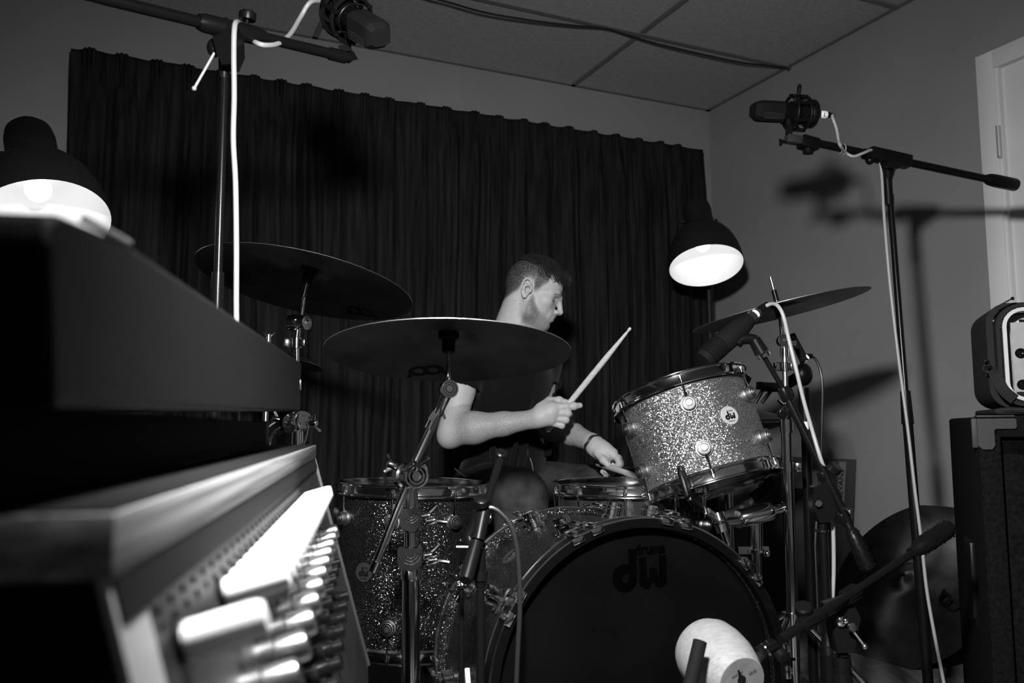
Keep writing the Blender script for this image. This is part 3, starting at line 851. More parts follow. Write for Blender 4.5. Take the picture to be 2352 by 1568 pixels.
for s in (-1, 1):
    a = 118 * s; d_ = Vector((math.cos(R(a)), math.sin(R(a)), 0))
    q0 = d_ * BR + Vector((0, 0, BL / 2 - .09)); w0 = BM @ q0
    dirw = (BM.to_3x3() @ d_); ft_pt = w0 + Vector((dirw.x, dirw.y, 0)) * .10 + Vector((bax.x, bax.y, 0)) * .09; ft_pt.z = .0
    sp_ = MB().tube([w0, ft_pt + Vector((0, 0, .022))], .007, 10).ball(w0, .02, 12)
    sp_.lathe([(.008, 0), (.011, .005), (.011, .022), (0, .03)], T(ft_pt), 12)
    part('spur', sp_, 'chrome', bd_t)

# ---- cymbals
def cymbal_mesh(Rc, bell=.055, bh=.022, bow=.03):
    top = []
    n = 26
    for k in range(n + 1):
        r_ = Rc * k / n
        if r_ < bell: z = bh * math.cos(r_ / bell * math.pi / 2) ** .8 if r_ < bell * .999 else 0
        else: z = 0
        t_ = max(0, (r_ - bell) / (Rc - bell))
        z2 = bow * (1 - t_ ** 1.7)
        top.append((r_, z + z2 if r_ < bell else z2))
    top[0] = (.006, bow + bh); 
    bot = [(r_, z - .0012) for r_, z in reversed(top)]
    return MB().lathe(top + bot, None, 112, closed=True)
def logo_strip(Rc, r0, a0, size, M):
    """two-loop cymbal mark printed under the bow: flattened loops following the underside"""
    pass
def under_z(r_, Rc, bell=.055, bow=.03):
    t_ = max(0, (r_ - bell) / (Rc - bell)); return bow * (1 - t_ ** 1.7) - .0012
def ribbon_on_cymbal(paths, Rc, width, face=-1, d=.0006):
    """paths: lists of (x, y) on the cymbal plane; each becomes a flat ribbon just off the surface"""
    mb = MB()
    for pts in paths:
        vs = []; fs = []; N = len(pts)
        for i, (x, y) in enumerate(pts):
            a = Vector((*pts[min(i + 1, N - 1)], 0)) - Vector((*pts[max(i - 1, 0)], 0)); a.normalize(); nn = Vector((-a.y, a.x, 0))
            for s in (-.5, .5):
                q = Vector((x, y, 0)) + nn * width * s
                r_ = q.length; z = under_z(r_, Rc) - d if face < 0 else under_z(r_, Rc) + .0012 + d
                vs.append((q.x, q.y, z))
        for i in range(N - 1): fs.append((2 * i, 2 * i + 1, 2 * i + 3, 2 * i + 2))
        mb.add(vs, fs)
    return mb
def loops_mark(cx, cy, s, ang):
    """two bowls standing side by side, drawn as open loops"""
    out = []
    ca, sa = math.cos(ang), math.sin(ang)
    def tr(p): return (cx + s * (p[0] * ca - p[1] * sa), cy + s * (p[0] * sa + p[1] * ca))
    p1 = [(-1.25, -.55), (-1.05, -.15), (-.95, .2)] + [(-.45 + .5 * math.cos(R(a)), .1 + .5 * math.sin(R(a))) for a in range(160, -181, -20)]
    p2 = [(.42 + .5 * math.cos(R(a)), .1 + .5 * math.sin(R(a))) for a in range(180, -181, -20)]
    p3 = [(.85, .1), (1.0, -.25), (1.1, -.6)]
    for p in (p1, p2, p3): out.append([tr(q) for q in p])
    return out
def cymbal(name, label, c, n, Rc, right_dir, marks=(), face=-1, group=None, bow=.03, bh=.022):
    """c = centre of the rim plane, n = up normal"""
    M = make_axis_frame(c, n, right_dir)
    t = thing(name, label, 'cymbal', M, group)
    part('bronze_plate', cymbal_mesh(Rc, .055, bh, bow), 'cymbal_bronze', t, local=True, angle=60)
    for (mx, my, s, a) in marks:
        part('printed_mark', ribbon_on_cymbal(loops_mark(mx, my, s, R(a)), Rc, s * .30, face), 'cymbal_ink', t, local=True, smooth=False, label='dark printed maker mark')
    return t
XR = Vector((1, 0, 0))
def tilt(back, roll):
    """normal tipped away from the camera by -back and rolled"""
    return Vector((math.sin(R(roll)), math.sin(R(back)), math.cos(R(back)))).normalized()
# centre crash, left crash, right crash
cC = P(1030, 812, 1.575); nC = tilt(9.7, 0)
cym_c = cymbal('crash_cymbal', 'wide dark crash cymbal in front of the drummer, seen from below', cC, nC, .2286, XR, [(-.060, .178, .033, 180)])
cLp = P(703, 655, 1.98); nL = tilt(9.5, 9)
cym_l = cymbal('crash_cymbal', 'dark crash cymbal on the left below the hanging white cable', cLp, nL, .254, XR, [(.095, .192, .034, 172)])
cR = P(1790, 714, 2.2); nR = tilt(1.8, -12.3)
cym_r = cymbal('crash_cymbal', 'dark crash cymbal on the right tilted up to the right', cR, nR, .2286, XR, bow=.013, bh=.012)
cB = P(606, 826, 2.45); nB = tilt(5, 8)
cym_b = cymbal('ride_cymbal', 'small part of a dark cymbal showing behind the far end of the grey case', cB, nB, .17, XR)
# leaning cymbal by the right wall
lT = on_plane(2080, 1168, RM(-.012, 0), U); lB = PZ(2112, 1533, .012)
lc = (lT + lB) / 2; lup = (lT - lB); lR = lup.length / 2; lup.normalize()
lside = V - lup * V.dot(lup); lside.normalize(); ln = lside.cross(lup)
if ln.dot(-U) < 0: ln = -ln
cymbal('ride_cymbal', 'large dark cymbal on the floor leaning against the right wall beside the cabinet', lc, ln, lR, lup, [(-.13, -.135, .035, 40)], face=1, bow=.024)
# ---- hardware helpers
def rings(c, ax, r_, h):
    """round cast knob with concentric rings on its face"""
    return MB().lathe([(r_ * .92, -h), (r_, -h * .9), (r_, -.1 * h), (r_ * .94, 0), (r_ * .80, .0), (r_ * .76, -.0016), (r_ * .68, -.0016), (r_ * .64, .0), (r_ * .52, .0), (r_ * .48, -.0016), (r_ * .40, -.0016), (r_ * .36, .0006), (0, .001)], frame(c, ax), 28)
def groove_shade(parent, c, ax, r_):  # black rings put shade into the knob's shallow grooves
    F = frame(c, ax)
    part('ring_groove_shade', MB().lathe([(r_ * .66, -.0010), (r_ * .80, -.0010), (r_ * .80, .0006), (r_ * .66, .0006)], F, 28, closed=True).lathe([(r_ * .38, -.0010), (r_ * .50, -.0010), (r_ * .50, .0008), (r_ * .38, .0008)], F, 24, closed=True), 'black_metal', parent)
def wing(c, ax, side, s=.016):
    mb = MB().lathe([(.008, -.008), (.008, .006), (.006, .009), (0, .009)], frame(c, ax), 14)
    c = Vector(c); side = Vector(side).normalized(); ax = Vector(ax).normalized()
    for k in (-1, 1):
        mb.tube(catmull([c + side * .005 * k, c + side * s * .7 * k + ax * .006, c + side * s * 1.2 * k + ax * .012]), [.0045] * 12 + [.003], 8) if False else mb.tube([c + side * .005 * k, c + side * s * .7 * k + ax * .006, c + side * s * 1.2 * k + ax * .012], [.0048, .0045, .0032], 8)
    return mb
def clampblock(c, r_, side=(1, 0, 0)):
    c = Vector(c); s = Vector(side).normalized()
    mb = MB().lathe([(r_, -.012), (r_ + .004, -.012), (r_ + .004, .012), (r_, .012)], T(c), 22, closed=True)
    mb.box(.020, .016, .022, frame(c + s * (r_ + .013), Vector((0, 0, 1)), s), .002)
    return mb
def tripod(t, foot, z_hub, reach, n=3, a0=0, mat_='chrome', rr=.0085, angs=None):
    foot = Vector(foot)
    hub = foot + Vector((0, 0, z_hub))
    part('leg_hub', MB().lathe([(.012, -.018), (.024, -.016), (.024, .016), (.012, .018)], T(hub), 18, closed=True), mat_, t)
    for k in range(n):
        a = R(angs[k] if angs else a0 + 360 * k / n); d_ = Vector((math.cos(a), math.sin(a), 0))
        part('leg', MB().tube([hub + d_ * .022, foot + d_ * reach + Vector((0, 0, .02))], rr, 10), mat_, t)
        part('rubber_foot', MB().lathe([(.014, 0), (.016, .006), (.012, .032), (0, .034)], T(foot + d_ * reach), 12), 'black_rubber', t)
    part('lower_brace', MB().tube([foot + Vector((0, 0, .03)), hub], .010, 12), mat_, t)
def cymbal_seat(t, c, n, below=.07, above=.05, Rc=.25, top=True, sl=.028):
    """rod, sleeve, felts and wing nut through the cymbal's bell"""
    c = Vector(c); n = Vector(n)
    b = c + n * .050
    part('cymbal_rod', MB().tube([b - n * (below + .05), b + n * above], .004, 10), 'chrome', t)
    part('felt', MB().lathe([(.005, -.012), (.019, -.012), (.020, -.006), (.019, 0), (.005, 0)], frame(b - n * .004, n), 22, closed=True), 'black_matt', t)
    part('felt_cup', MB().lathe([(.005, -.04), (.012, -.04), (.013, -.016), (.018, -.013), (.005, -.012)], frame(b - n * .004, n), 20, closed=True), 'black_plastic', t)
    if not top:
        part('rod_sleeve', MB().lathe([(.004, .0), (.007, .0), (.007, sl), (.004, sl + .002)], frame(b, n), 14, closed=True), 'black_plastic', t); return
    part('upper_felt', MB().lathe([(.005, .002), (.016, .002), (.016, .012), (.005, .012)], frame(b, n), 20, closed=True), 'black_matt', t)
    part('wing_nut', wing(b + n * .020, n, (1, 0, 0), .012), 'chrome', t)

# ---- centre crash: boom stand in front of the floor tom
YS = 1.58
sb = P(945, 1500, YS); foot = Vector((sb.x, sb.y, 0))
st = thing('cymbal_boom_stand', 'chrome cymbal boom stand with slanted arm in front of the floor tom', 'stand', foot)
cymbal_seat(st, cC - nC * .004, nC, .04, .006, top=False, sl=.004)
tl_ = P(1032, 893, YS - .01); bj = P(945, 1092, YS - .01); be = P(856, 1312, YS - .03)
groove_shade(part('tilter', rings(tl_ + Vector((.002, -.012, 0)), Vector((.30, -.95, .05)), .0170, .026), 'chrome', st), tl_ + Vector((.002, -.012, 0)), Vector((.30, -.95, .05)), .0170)
part('tilter_stem', MB().tube([tl_ + Vector((0, 0, .0)), (cC + nC * .05) - nC * .06], .0042, 10), 'chrome', st)
part('tilter_body', MB().tube([tl_ + Vector((-.004, 0, -.006)), P(1013, 935, YS), P(1005, 952, YS)], [.011, .0085, .0095], 14).bar(P(1002, 948, YS), P(990, 965, YS), .022, .012), 'chrome', st)
part('memory_tab', MB().bar(P(1014, 938, YS + .005), P(1022, 962, YS + .005), .010, .004), 'black_rubber', st)
part('boom_arm', MB().tube([P(1004, 955, YS), P(955, 1058, YS), bj], .0078, 16).tube([P(986, 985, YS), P(1003, 950, YS)], .0096, 16), 'chrome', st)
part('boom_tail', MB().tube([bj, be], .0078, 16).tube([P(866, 1288, YS - .03), be], .0092, 16), 'chrome', st)
cl_ = MB()
F = frame(bj + Vector((.0, -.012, 0)), Vector((.35, -.93, .06)))
cl_.add(*(lambda m_: (m_.v, m_.f))(rings(bj + Vector((.012, -.022, 0)), Vector((.40, -.9, .06)), .0235, .020)))
cl_.lathe([(.023, -.026), (.0265, -.024), (.0265, -.010), (.0225, -.007), (.0225, .004), (.026, .006), (.026, .018), (.02, .02)], frame(bj, Vector((.6, -.75, .1))), 26)
groove_shade(part('boom_clamp', cl_, 'chrome', st), bj + Vector((.012, -.022, 0)), Vector((.40, -.9, .06)), .0235)
part('wing_screw', wing(bj + Vector((.014, -.05, .018)), Vector((.4, -.8, .4)), (.8, .3, .5), .018), 'chrome', st)
part('wing_screw', wing(bj + Vector((-.035, -.005, .02)), Vector((-.8, -.3, .3)), (.2, 0, 1), .014), 'chrome', st)
px = lambda y: P(945 - (y - 1100) * .002, y, YS)
part('upper_tube', MB().tube([px(1104), px(1182)], .0125, 20), 'chrome', st)
part('middle_tube', MB().tube([px(1196), px(1275)], .0140, 20).lathe([(.0140, 0), (.0175, .003), (.0175, .018), (.0155, .022)], T(px(1222)), 22), 'chrome', st)
lowb = Vector((px(1500).x, px(1500).y, .05))
part('lower_tube', MB().tube([px(1290), lowb], .0165, 22).lathe([(.0165, -.024), (.0195, -.022), (.0195, -.004), (.0170, 0)], T(px(1300)), 24), 'chrome', st)
for y0, r_ in ((1188, .018), (1278, .021)):
    c0 = px(y0); cb = MB()
    w_ = r_ * 2.1
    F = Matrix(((1, 0, 0, c0.x), (0, 0, -1, c0.y - r_ * .2), (0, 1, 0, c0.z), (0, 0, 0, 1)))
    pl = [(-w_ / 2, .018)] + [(w_ / 2, .018), (w_ / 2, -.006)] + [(w_ / 2 * math.cos(R(a)), -.006 - .016 * math.sin(R(a))) for a in range(20, 161, 20)] + [(-w_ / 2, -.006)]
    cb.prism(pl, r_ * .95, F)
    for k in range(3):
        rr = w_ * (.44 - .12 * k)
        cb.tube([F @ Vector((rr * math.cos(R(a)), .010 + (rr * 1.05) * math.sin(R(a)), r_ * .95)) for a in range(180, 361, 15)], .0011, 6)
    cb.tube([c0 + Vector((0, 0, -.02)), c0 + Vector((0, 0, .018))], r_ * .92, 18)
    part('height_clamp', cb, 'chrome', st)
    part('wing_screw', wing(c0 + Vector((r_ + .012, -.012, .004)), Vector((1, -.25, .1)), (.35, 0, 1), .017), 'chrome', st)
    part('wing_screw', wing(c0 + Vector((r_ + .022, -.018, -.004)), Vector((1, -.25, .1)), (1, .0, -.25), .014), 'chrome', st)
tripod(st, foot, .17, .30, a0=90)

# ---- left crash: stand mostly behind the grey case
YL2 = 1.99
lt = P(690, 741, YL2)
stl = thing('cymbal_stand', 'chrome cymbal stand holding the left crash cymbal behind the wooden console', 'stand', Vector((P(690, 1400, YL2).x, YL2, 0)))
cymbal_seat(stl, cLp, nL, .03, .03)
part('tilter_stem', MB().tube([lt, cLp + nL * .0], .0042, 10), 'chrome', stl)
part('tilter', MB().lathe([(.0175, -.020), (.0195, -.018), (.0195, .0), (.0175, .0)], frame(lt + Vector((-.008, 0, 0)), Vector((1, -.25, 0))), 24).add(*(lambda m_: (m_.v, m_.f))(rings(lt + Vector((.018, -.010, 0)), Vector((1, -.45, -.02)), .0190, .024))), 'chrome', stl)
plx = lambda y: P(681 + (y - 780) * .012, y, YL2)
part('tilter_post', MB().tube([lt + Vector((-.006, 0, -.015)), plx(778)], .0085, 14), 'chrome', stl)
part('memory_lock', clampblock(plx(788), .0085, (-1, -.3, 0)).box(.012, .014, .018, T(plx(788) + Vector((.016, -.006, 0))), .001), 'chrome', stl)
part('upper_tube', MB().tube([plx(779), plx(960)], .0065, 14), 'chrome', stl)
b0 = plx(968)
bc = MB().lathe([(.020, -.02), (.024, -.018), (.024, -.006), (.019, -.004), (.019, .006), (.024, .008), (.024, .02), (.018, .022)], frame(b0, Vector((.85, -.5, .1))), 26)
bc.add(*(lambda m_: (m_.v, m_.f))(rings(b0 + Vector((-.016, -.018, -.004)), Vector((-.5, -.85, 0)), .022, .014)))
bc.add(*(lambda m_: (m_.v, m_.f))(rings(b0 + Vector((.016, -.020, .004)), Vector((.5, -.85, 0)), .022, .014)))
part('boom_clamp', bc, 'chrome', stl)
part('wing_screw', wing(b0 + Vector((-.045, -.02, .006)), Vector((-1, -.3, .2)), (.3, 0, 1), .018), 'chrome', stl)
part('wing_screw', wing(b0 + Vector((.042, -.02, -.004)), Vector((1, -.3, .1)), (.3, 0, -1), .018), 'chrome', stl)
part('brake_lever', MB().tube(catmull([b0 + Vector((-.036, -.01, -.012)), b0 + Vector((-.052, -.015, -.030)), b0 + Vector((-.062, -.015, -.060)), b0 + Vector((-.066, -.015, -.10))]), .0035, 8), 'chrome', stl)
part('brake_lever', MB().tube([b0 + Vector((.030, -.015, -.012)), b0 + Vector((.024, -.018, -.042)), b0 + Vector((.006, -.018, -.08))], .003, 8), 'chrome', stl)
part('lower_tube', MB().tube([plx(985), Vector((plx(1400).x, YL2, .05))], .0135, 18), 'chrome', stl)
part('boom_tail', MB().bar(P(516, 1008, 2.03), P(552, 1011, 2.03), .008, .008).bar(P(558, 1012, 2.03), P(580, 1012, 2.03), .007, .007).tube([P(540, 1012, 2.03), P(660, 990, 2.0)], .004, 8), 'chrome', stl)  # made-up bright bar in place of an unidentified bright dash
tripod(stl, Vector((plx(1400).x, YL2, 0)), .20, .28, a0=30)
# ---- stand of the cymbal behind
rb = thing('cymbal_stand', 'thin stand carrying the cymbal that shows behind the far end of the grey case', 'stand', Vector((cB.x, cB.y, 0)))
part('post', MB().tube([Vector((cB.x, cB.y, .05)), cB + nB * .075], .009, 12), 'chrome_dull', rb)
part('wing_nut', wing(cB + nB * .07, nB, (1, 0, 0)), 'chrome', rb)
tripod(rb, Vector((cB.x, cB.y, 0)), .18, .24, a0=80)

# ---- right crash stand
YR2 = 2.19
rt = P(1797, 782, YR2)
rfoot = Vector((P(1822, 1500, YR2).x, YR2, 0))
sr = thing('cymbal_stand', 'tall chrome cymbal stand under the right crash cymbal', 'stand', rfoot)
cymbal_seat(sr, cR - nR * .022, nR, .045, .065, top=False)
part('tilter_stem', MB().tube([rt, cR + nR * .0], .0045, 10), 'chrome', sr)
groove_shade(part('tilter', rings(rt + Vector((.0, -.016, 0)), Vector((-.12, -1, .02)), .0165, .028), 'chrome', sr), rt + Vector((.0, -.016, 0)), Vector((-.12, -1, .02)), .0165)
part('tilter_back', MB().lathe([(.0, -.012), (.013, -.012), (.013, .012), (0, .012)], frame(rt + Vector((.022, .004, -.004)), Vector((1, 0, 0))), 18), 'chrome', sr)
rx = lambda y: P(1802 + (y - 800) * .022, y, YR2)
part('tilter_post', MB().tube([rt + Vector((.004, 0, -.016)), rx(820)], [.009, .011], 14).tube([rx(800), rx(818)], .0115, 14), 'chrome', sr)
part('upper_tube', MB().tube([rx(818), rx(960)], .0072, 14), 'steel', sr)
part('memory_lock', clampblock(rx(842), .0075, (-1, -.2, 0)).box(.012, .014, .02, T(rx(842) + Vector((.018, -.004, 0))), .001), 'chrome', sr)
hc = rx(952)
part('height_clamp', MB().lathe([(.017, -.012), (.0185, -.010), (.0185, .010), (.017, .012), (.010, .012), (.010, .009), (0, .009)], frame(hc + Vector((-.006, -.012, .004)), Vector((-.62, -.78, .25))), 22).lathe([(.011, -.03), (.016, -.028), (.0165, .006), (.011, .008)], T(rx(968)), 20), 'chrome', sr)
part('wing_screw', wing(hc + Vector((-.010, -.03, .018)), Vector((-.3, -.9, .4)), (1, 0, -.7), .018), 'chrome', sr)
part('lower_tube', MB().tube([rx(975), rx(1068)], .0135, 18), 'chrome', sr)
part('collar', clampblock(rx(1072), .0135, (1, -.3, 0)), 'chrome', sr)
part('base_tube', MB().tube([rx(1075), Vector((rfoot.x, rfoot.y, .05))], .0155, 20), 'chrome', sr)
part('leg_clamp', MB().lathe([(.0155, -.01), (.021, -.01), (.021, .01), (.0155, .01)], T(rx(1415)), 20, closed=True).tube([rx(1415) + Vector((-.02, -.004, 0)), rx(1425) + Vector((-.05, -.01, -.004))], .006, 10), 'chrome', sr)
tripod(sr, rfoot, .30, .30, a0=100)

# ---- hi-hat behind the rack tom
hh = P(1668, 966, 2.50)
hs = thing('hi_hat_stand', 'slim chrome hi-hat stand behind the rack tom', 'stand', Vector((hh.x, hh.y, 0)))
part('pull_rod', MB().tube([hh + Vector((0, 0, -.3)), P(1668, 833, 2.50)], .0035, 10), 'chrome', hs)
part('post', MB().tube([Vector((hh.x, hh.y, .05)), hh + Vector((0, 0, -.045))], .0125, 16), 'chrome', hs)
part('clutch', MB().lathe([(.005, 0), (.011, 0), (.011, .03), (.005, .035)], T(hh + Vector((0, 0, .055))), 14, closed=True), 'chrome', hs)
tripod(hs, Vector((hh.x, hh.y, 0)), .22, .27, a0=10)
cymbal('hi_hat_cymbal', 'upper hi-hat cymbal seen edge-on behind the rack tom', hh + Vector((0, 0, .004)), Vector((0, 0, 1)), .178, XR)
cymbal('hi_hat_cymbal', 'lower hi-hat cymbal seen edge-on behind the rack tom', hh + Vector((0, 0, -.006)), Vector((0, 0, -1)), .178, XR)

# ---- basket stand that carries the rack tom
bs0 = P(1738, 1400, 2.02)
bs = thing('basket_stand', 'chrome basket stand with rubber-tipped arms holding the rack tom', 'stand', Vector((bs0.x, bs0.y, 0)))
hub = P(1655, 1200, 1.96)
til = P(1735, 1182, 1.98)
part('post', MB().tube([Vector((bs0.x, bs0.y, .05)), P(1736, 1265, 2.02)], .0125, 18).tube([P(1736, 1265, 2.02), P(1735, 1190, 2.02)], .0165, 18), 'chrome', bs)
part('tilter_barrel', MB().lathe([(0, -.036), (.019, -.036), (.021, -.032), (.021, .032), (.019, .040), (.010, .042), (.010, .066), (.014, .066), (.014, .07), (0, .07)], frame(til, Vector((.97, .05, .22))), 24), 'chrome', bs)
part('barrel_face', rings(til + Vector((-.042, -.004, -.010)), Vector((-.8, -.6, -.15)), .0215, .014), 'chrome', bs)
part('tilter_link', MB().tube([til + Vector((-.03, -.004, -.01)), hub], .010, 12), 'chrome', bs)
part('basket_hub', MB().lathe([(.006, -.022), (.016, -.022), (.017, -.004), (.014, 0), (.017, .004), (.016, .022), (.006, .022)], frame(hub, tA), 20, closed=True).tube([hub, P(1672, 1250, 1.97)], .009, 12), 'chrome', bs)
part('post_clamp', MB().lathe([(.0165, -.004), (.021, -.004), (.021, .004), (.0165, .004)], T(P(1736, 1264, 2.02)), 22, closed=True).bar(P(1695, 1264, 2.02), P(1765, 1262, 2.02), .010, .016), 'chrome', bs)
part('lock_screw', MB().ball(P(1762, 1271, 1.995), .008, 12), 'chrome', bs)
# arms: near one up the front of the tom, right one, far one
tb_ = tc_ - tA * (TOM_D / 2 + .022)
def arm(dirv, near_pt=None):
    dirv = (dirv - tA * dirv.dot(tA)).normalized()
    knee = tb_ + dirv * (TOM_R + .022) - tA * .012
    tip = tb_ + dirv * (TOM_R + .020) + tA * .042
    side = tA.cross(dirv)
    mid = hub.lerp(knee, .55) - tA * .004
    a_ = MB().bar(hub + tA * .008, mid, .006, .020, tA, .001).bar(mid - (mid - hub).normalized() * .01, knee, .005, .016, tA, .001)
    a_.lathe([(0, 0), (.006, 0), (.006, .003), (0, .004)], frame(hub.lerp(mid, .75) + tA * .006 - dirv * 0 + Vector((0, -.004, 0)), Vector((0, -1, .3))), 12)
    ar = part('basket_arm', a_, 'chrome_dull', bs)
    rb_ = MB().bar(hub.lerp(knee, .62), knee + dirv * .004, .012, .026, tA, .004).bar(knee + dirv * .002 - tA * .006, tip, .012, .028, dirv, .005)
    rb_.bar(tip - tA * .004 - dirv * .016, tip - tA * .004 + dirv * .006, .012, .028, tA, .004)
    part('rubber_grip', rb_, 'black_rubber', ar, label='black rubber grip')
arm((P(1560, 1085, 1.80) - tb_))
arm((P(1790, 1080, 2.06) - tb_))
arm((P(1560, 1085, 2.3) - tb_))
tripod(bs, Vector((bs0.x, bs0.y, 0)), .20, .26, a0=20)
# ---- snare stand (mostly hidden)
ss_ = thing('snare_stand', 'chrome stand under the black snare drum', 'stand', Vector((sc0.x, sc0.y, 0)))
part('post', MB().tube([Vector((sc0.x, sc0.y, .05)), sc0 + Vector((0, 0, -SN_D / 2 - .06))], .0125, 16), 'chrome', ss_)
for a in (60, 180, 300):
    d_ = Vector((math.cos(R(a)), math.sin(R(a)), 0)); b0 = sc0 + Vector((0, 0, -SN_D / 2 - .055))
    e0_ = sc0 + d_ * (SN_R + .018) + Vector((0, 0, -SN_D / 2 - .028))
    part('basket_arm', MB().bar(b0, e0_, .006, .016).bar(e0_, e0_ + Vector((0, 0, .04)), .012, .02, d_, .003), 'chrome', ss_)
tripod(ss_, Vector((sc0.x, sc0.y, 0)), .18, .24, a0=75)
# ================================================================== microphones and their stands
def large_mic(t, o, ax, up, s=1.0, letter='L', cable_pts=None):
    """side-address microphone in a ring shock mount; o = rear end of the body, ax = towards the grille"""
    M = make_axis_frame(o, ax, up)                    # local z along the body, local x up
    b = MB().lathe([(0, 0), (.016, 0), (.0235, .012), (.0255, .03), (.0255, .085), (.0265, .088), (.0265, .092)], M, 28)
    part('mic_body', b, 'black_metal', t)
    g = MB()
    # grille: flattened block with chamfered end
    pol = []
    def sec(w_, h_, z): return [M @ Vector((x * h_, y * w_, z)) for x, y in ((1, .55), (.7, 1), (-.7, 1), (-1, .55), (-1, -.55), (-.7, -1), (.7, -1), (1, -.55))]
    vs = []; fs = []
    secs = [sec(.0265, .0265, .092), sec(.0265, .0265, .150), sec(.0255, .0245, .160), sec(.020, .0165, .172)]
    for q in secs: vs += q
    for i in range(len(secs) - 1):
        for k in range(8): fs.append((i * 8 + k, i * 8 + (k + 1) % 8, i * 8 + 8 + (k + 1) % 8, i * 8 + 8 + k))
    fs.append(tuple(range(8))[::-1]); fs.append(tuple(range(len(vs) - 8, len(vs))))
    gr = part('grille', MB().add(vs, fs), 'black_matt', t, smooth=False)
    rb = MB()
    for k in range(4):
        for sd in (-1, 1):
            a = M @ Vector((-.0200 + .0045 * k - .0, sd * .0268, .098)); e = M @ Vector((-.0200 + .0045 * k, sd * .0268, .152))
            rb.tube([a, e], .0011, 6)
    part('grille_wires', rb, 'steel', gr)
    part('xlr_plug', MB().lathe([(.0095, -.020), (.0095, 0), (0, 0)], M, 18), 'chrome_dull', t)
    lb = part('cable_label', MB().lathe([(.0098, -.038), (.0104, -.037), (.0104, -.018), (.0098, -.017)], M, 20), 'white_label', t, label='white paper label on the plug')
    cdir_ = (CAM - o).normalized(); cdir_ = (cdir_ - ax * cdir_.dot(ax)).normalized()
    tM = make_axis_frame(o - ax * .0275 + cdir_ * .0106, cdir_, -ax)
    part('label_letter', text_mb(letter, .014, tM, .0003), 'ink', lb, smooth=False)
    part('cable_boot', MB().lathe([(.0045, -.062), (.006, -.05), (.0095, -.038)], M, 16), 'black_rubber', t)
    # shock mount: two hoops joined by bars, elastic bands between
    sm = MB()
    for z in (.028, .064):
        sm.tube([M @ Vector((.043 * math.cos(a), .043 * math.sin(a), z)) for a in np.linspace(0, 6.283, 33)[:-1]], .0042, 8, closed=True)
    for a in range(0, 360, 60):
        sm.bar(M @ Vector((.043 * math.cos(R(a)), .043 * math.sin(R(a)), .020)), M @ Vector((.043 * math.cos(R(a)), .043 * math.sin(R(a)), .072)), .008, .008)
    part('shock_mount', sm, 'black_plastic', t)
    ib = MB().lathe([(.0285, .026), (.0300, .027), (.0300, .040), (.0285, .041)], M, 26, closed=True).lathe([(.0285, .052), (.0300, .053), (.0300, .066), (.0285, .067)], M, 26, closed=True)
    ib.lathe([(.0215, .000), (.036, .000), (.038, .004), (.038, .014), (.036, .018), (.0215, .018)], M, 26, closed=True)
    part('inner_ring', ib, 'black_plastic', t)
    el = MB()
    for k in range(12):
        a = R(30 * k); b_ = R(30 * k + 22)
        el.tube([M @ Vector((.042 * math.cos(a), .042 * math.sin(a), .028 if k % 2 else .064)), M @ Vector((.030 * math.cos(b_), .030 * math.sin(b_), .046))], .0016, 6)
    part('elastic_band', el, 'black_rubber', t)
    ar = MB().tube(catmull([M @ Vector((.043, -.012, .052)), M @ Vector((.066, -.008, .049)), M @ Vector((.070, .0, .046)), M @ Vector((.066, .008, .043)), M @ Vector((.043, .012, .040))]), .0046, 8)
    part('mount_bow', ar, 'black_plastic', t)
    return M
def handle_bumps(a, b, r0=.010, r1=.016):
    """counterweight sleeve covered with small knobs"""
    a = Vector(a); b = Vector(b); F = frame(a, b - a); L = (b - a).length
    mb = MB().lathe([(r0, 0), (r0 * 1.05, L * .12), (r1 * .8, L * .16), (r1, L * .35), (r1, L * .8), (r1 * .85, L * .95), (r1 * .4, L), (0, L)], F, 20)
    n = 7
    for i in range(n):
        z = L * (.22 + .68 * i / (n - 1)); rr = r1 * (.88 if i == 0 else .98)
        for k in range(9):
            ang = R(40 * k + (20 if i % 2 else 0))
            mb.ball((0, 0, 0), .0022, 6, F @ T(rr * math.cos(ang), rr * math.sin(ang), z))
    return mb
def grip(c0, c1, r_):
    F = frame(c0, Vector(c1) - Vector(c0)); L = (Vector(c1) - Vector(c0)).length
    pr = [(r_ * .9, 0), (r_, L * .08), (r_, L * .92), (r_ * .9, L)]
    mb = MB().lathe(pr, F, 20)
    for k in range(10):
        a = R(36 * k); mb.bar(F @ Vector((r_ * math.cos(a), r_ * math.sin(a), L * .1)), F @ Vector((r_ * math.cos(a), r_ * math.sin(a), L * .9)), .0022, .0022)
    return mb
def mic_tripod(t, foot, mat_='black_metal', reach=.33, angs=None, z=.10):
    tripod(t, foot, z, reach, mat_=mat_, rr=.008, angs=angs)

# ---- left overhead: boom stand in the foreground
Y0 = 1.45
def bl_(x, y):                        # the boom comes nearer towards the left
    return P(x, y, 1.60 - (x - 820) * (-.00056))
j0 = P(522, 92, Y0)
pl0 = P(508, 400, Y0); ofoot = Vector((pl0.x, pl0.y, 0))
oh = thing('boom_mic_stand', 'black boom stand holding the overhead microphone at the top left', 'stand', ofoot)
part('pole', MB().tube([ofoot + Vector((0, 0, .05)), Vector((pl0.x, pl0.y, 1.05))], .0105, 16).tube([Vector((pl0.x, pl0.y, 1.0)), P(516, 165, Y0)], .0072, 14), 'black_metal', oh)
part('pole_sleeve', MB().tube([P(514, 182, Y0), P(516, 150, Y0), P(517, 105, Y0 - .01)], [.0090, .0105, .0125], 16), 'black_plastic', oh)
ba = P(230, -5, 1.28); bb_ = P(770, 126, 1.58)
part('boom_arm', MB().tube([ba + (ba - bb_) * .35, bb_], .0100, 16), 'black_metal', oh)
kz = Vector((0, 0, 1))
bdir = (bb_ - ba).normalized()
cj = ba.lerp(bb_, .49)
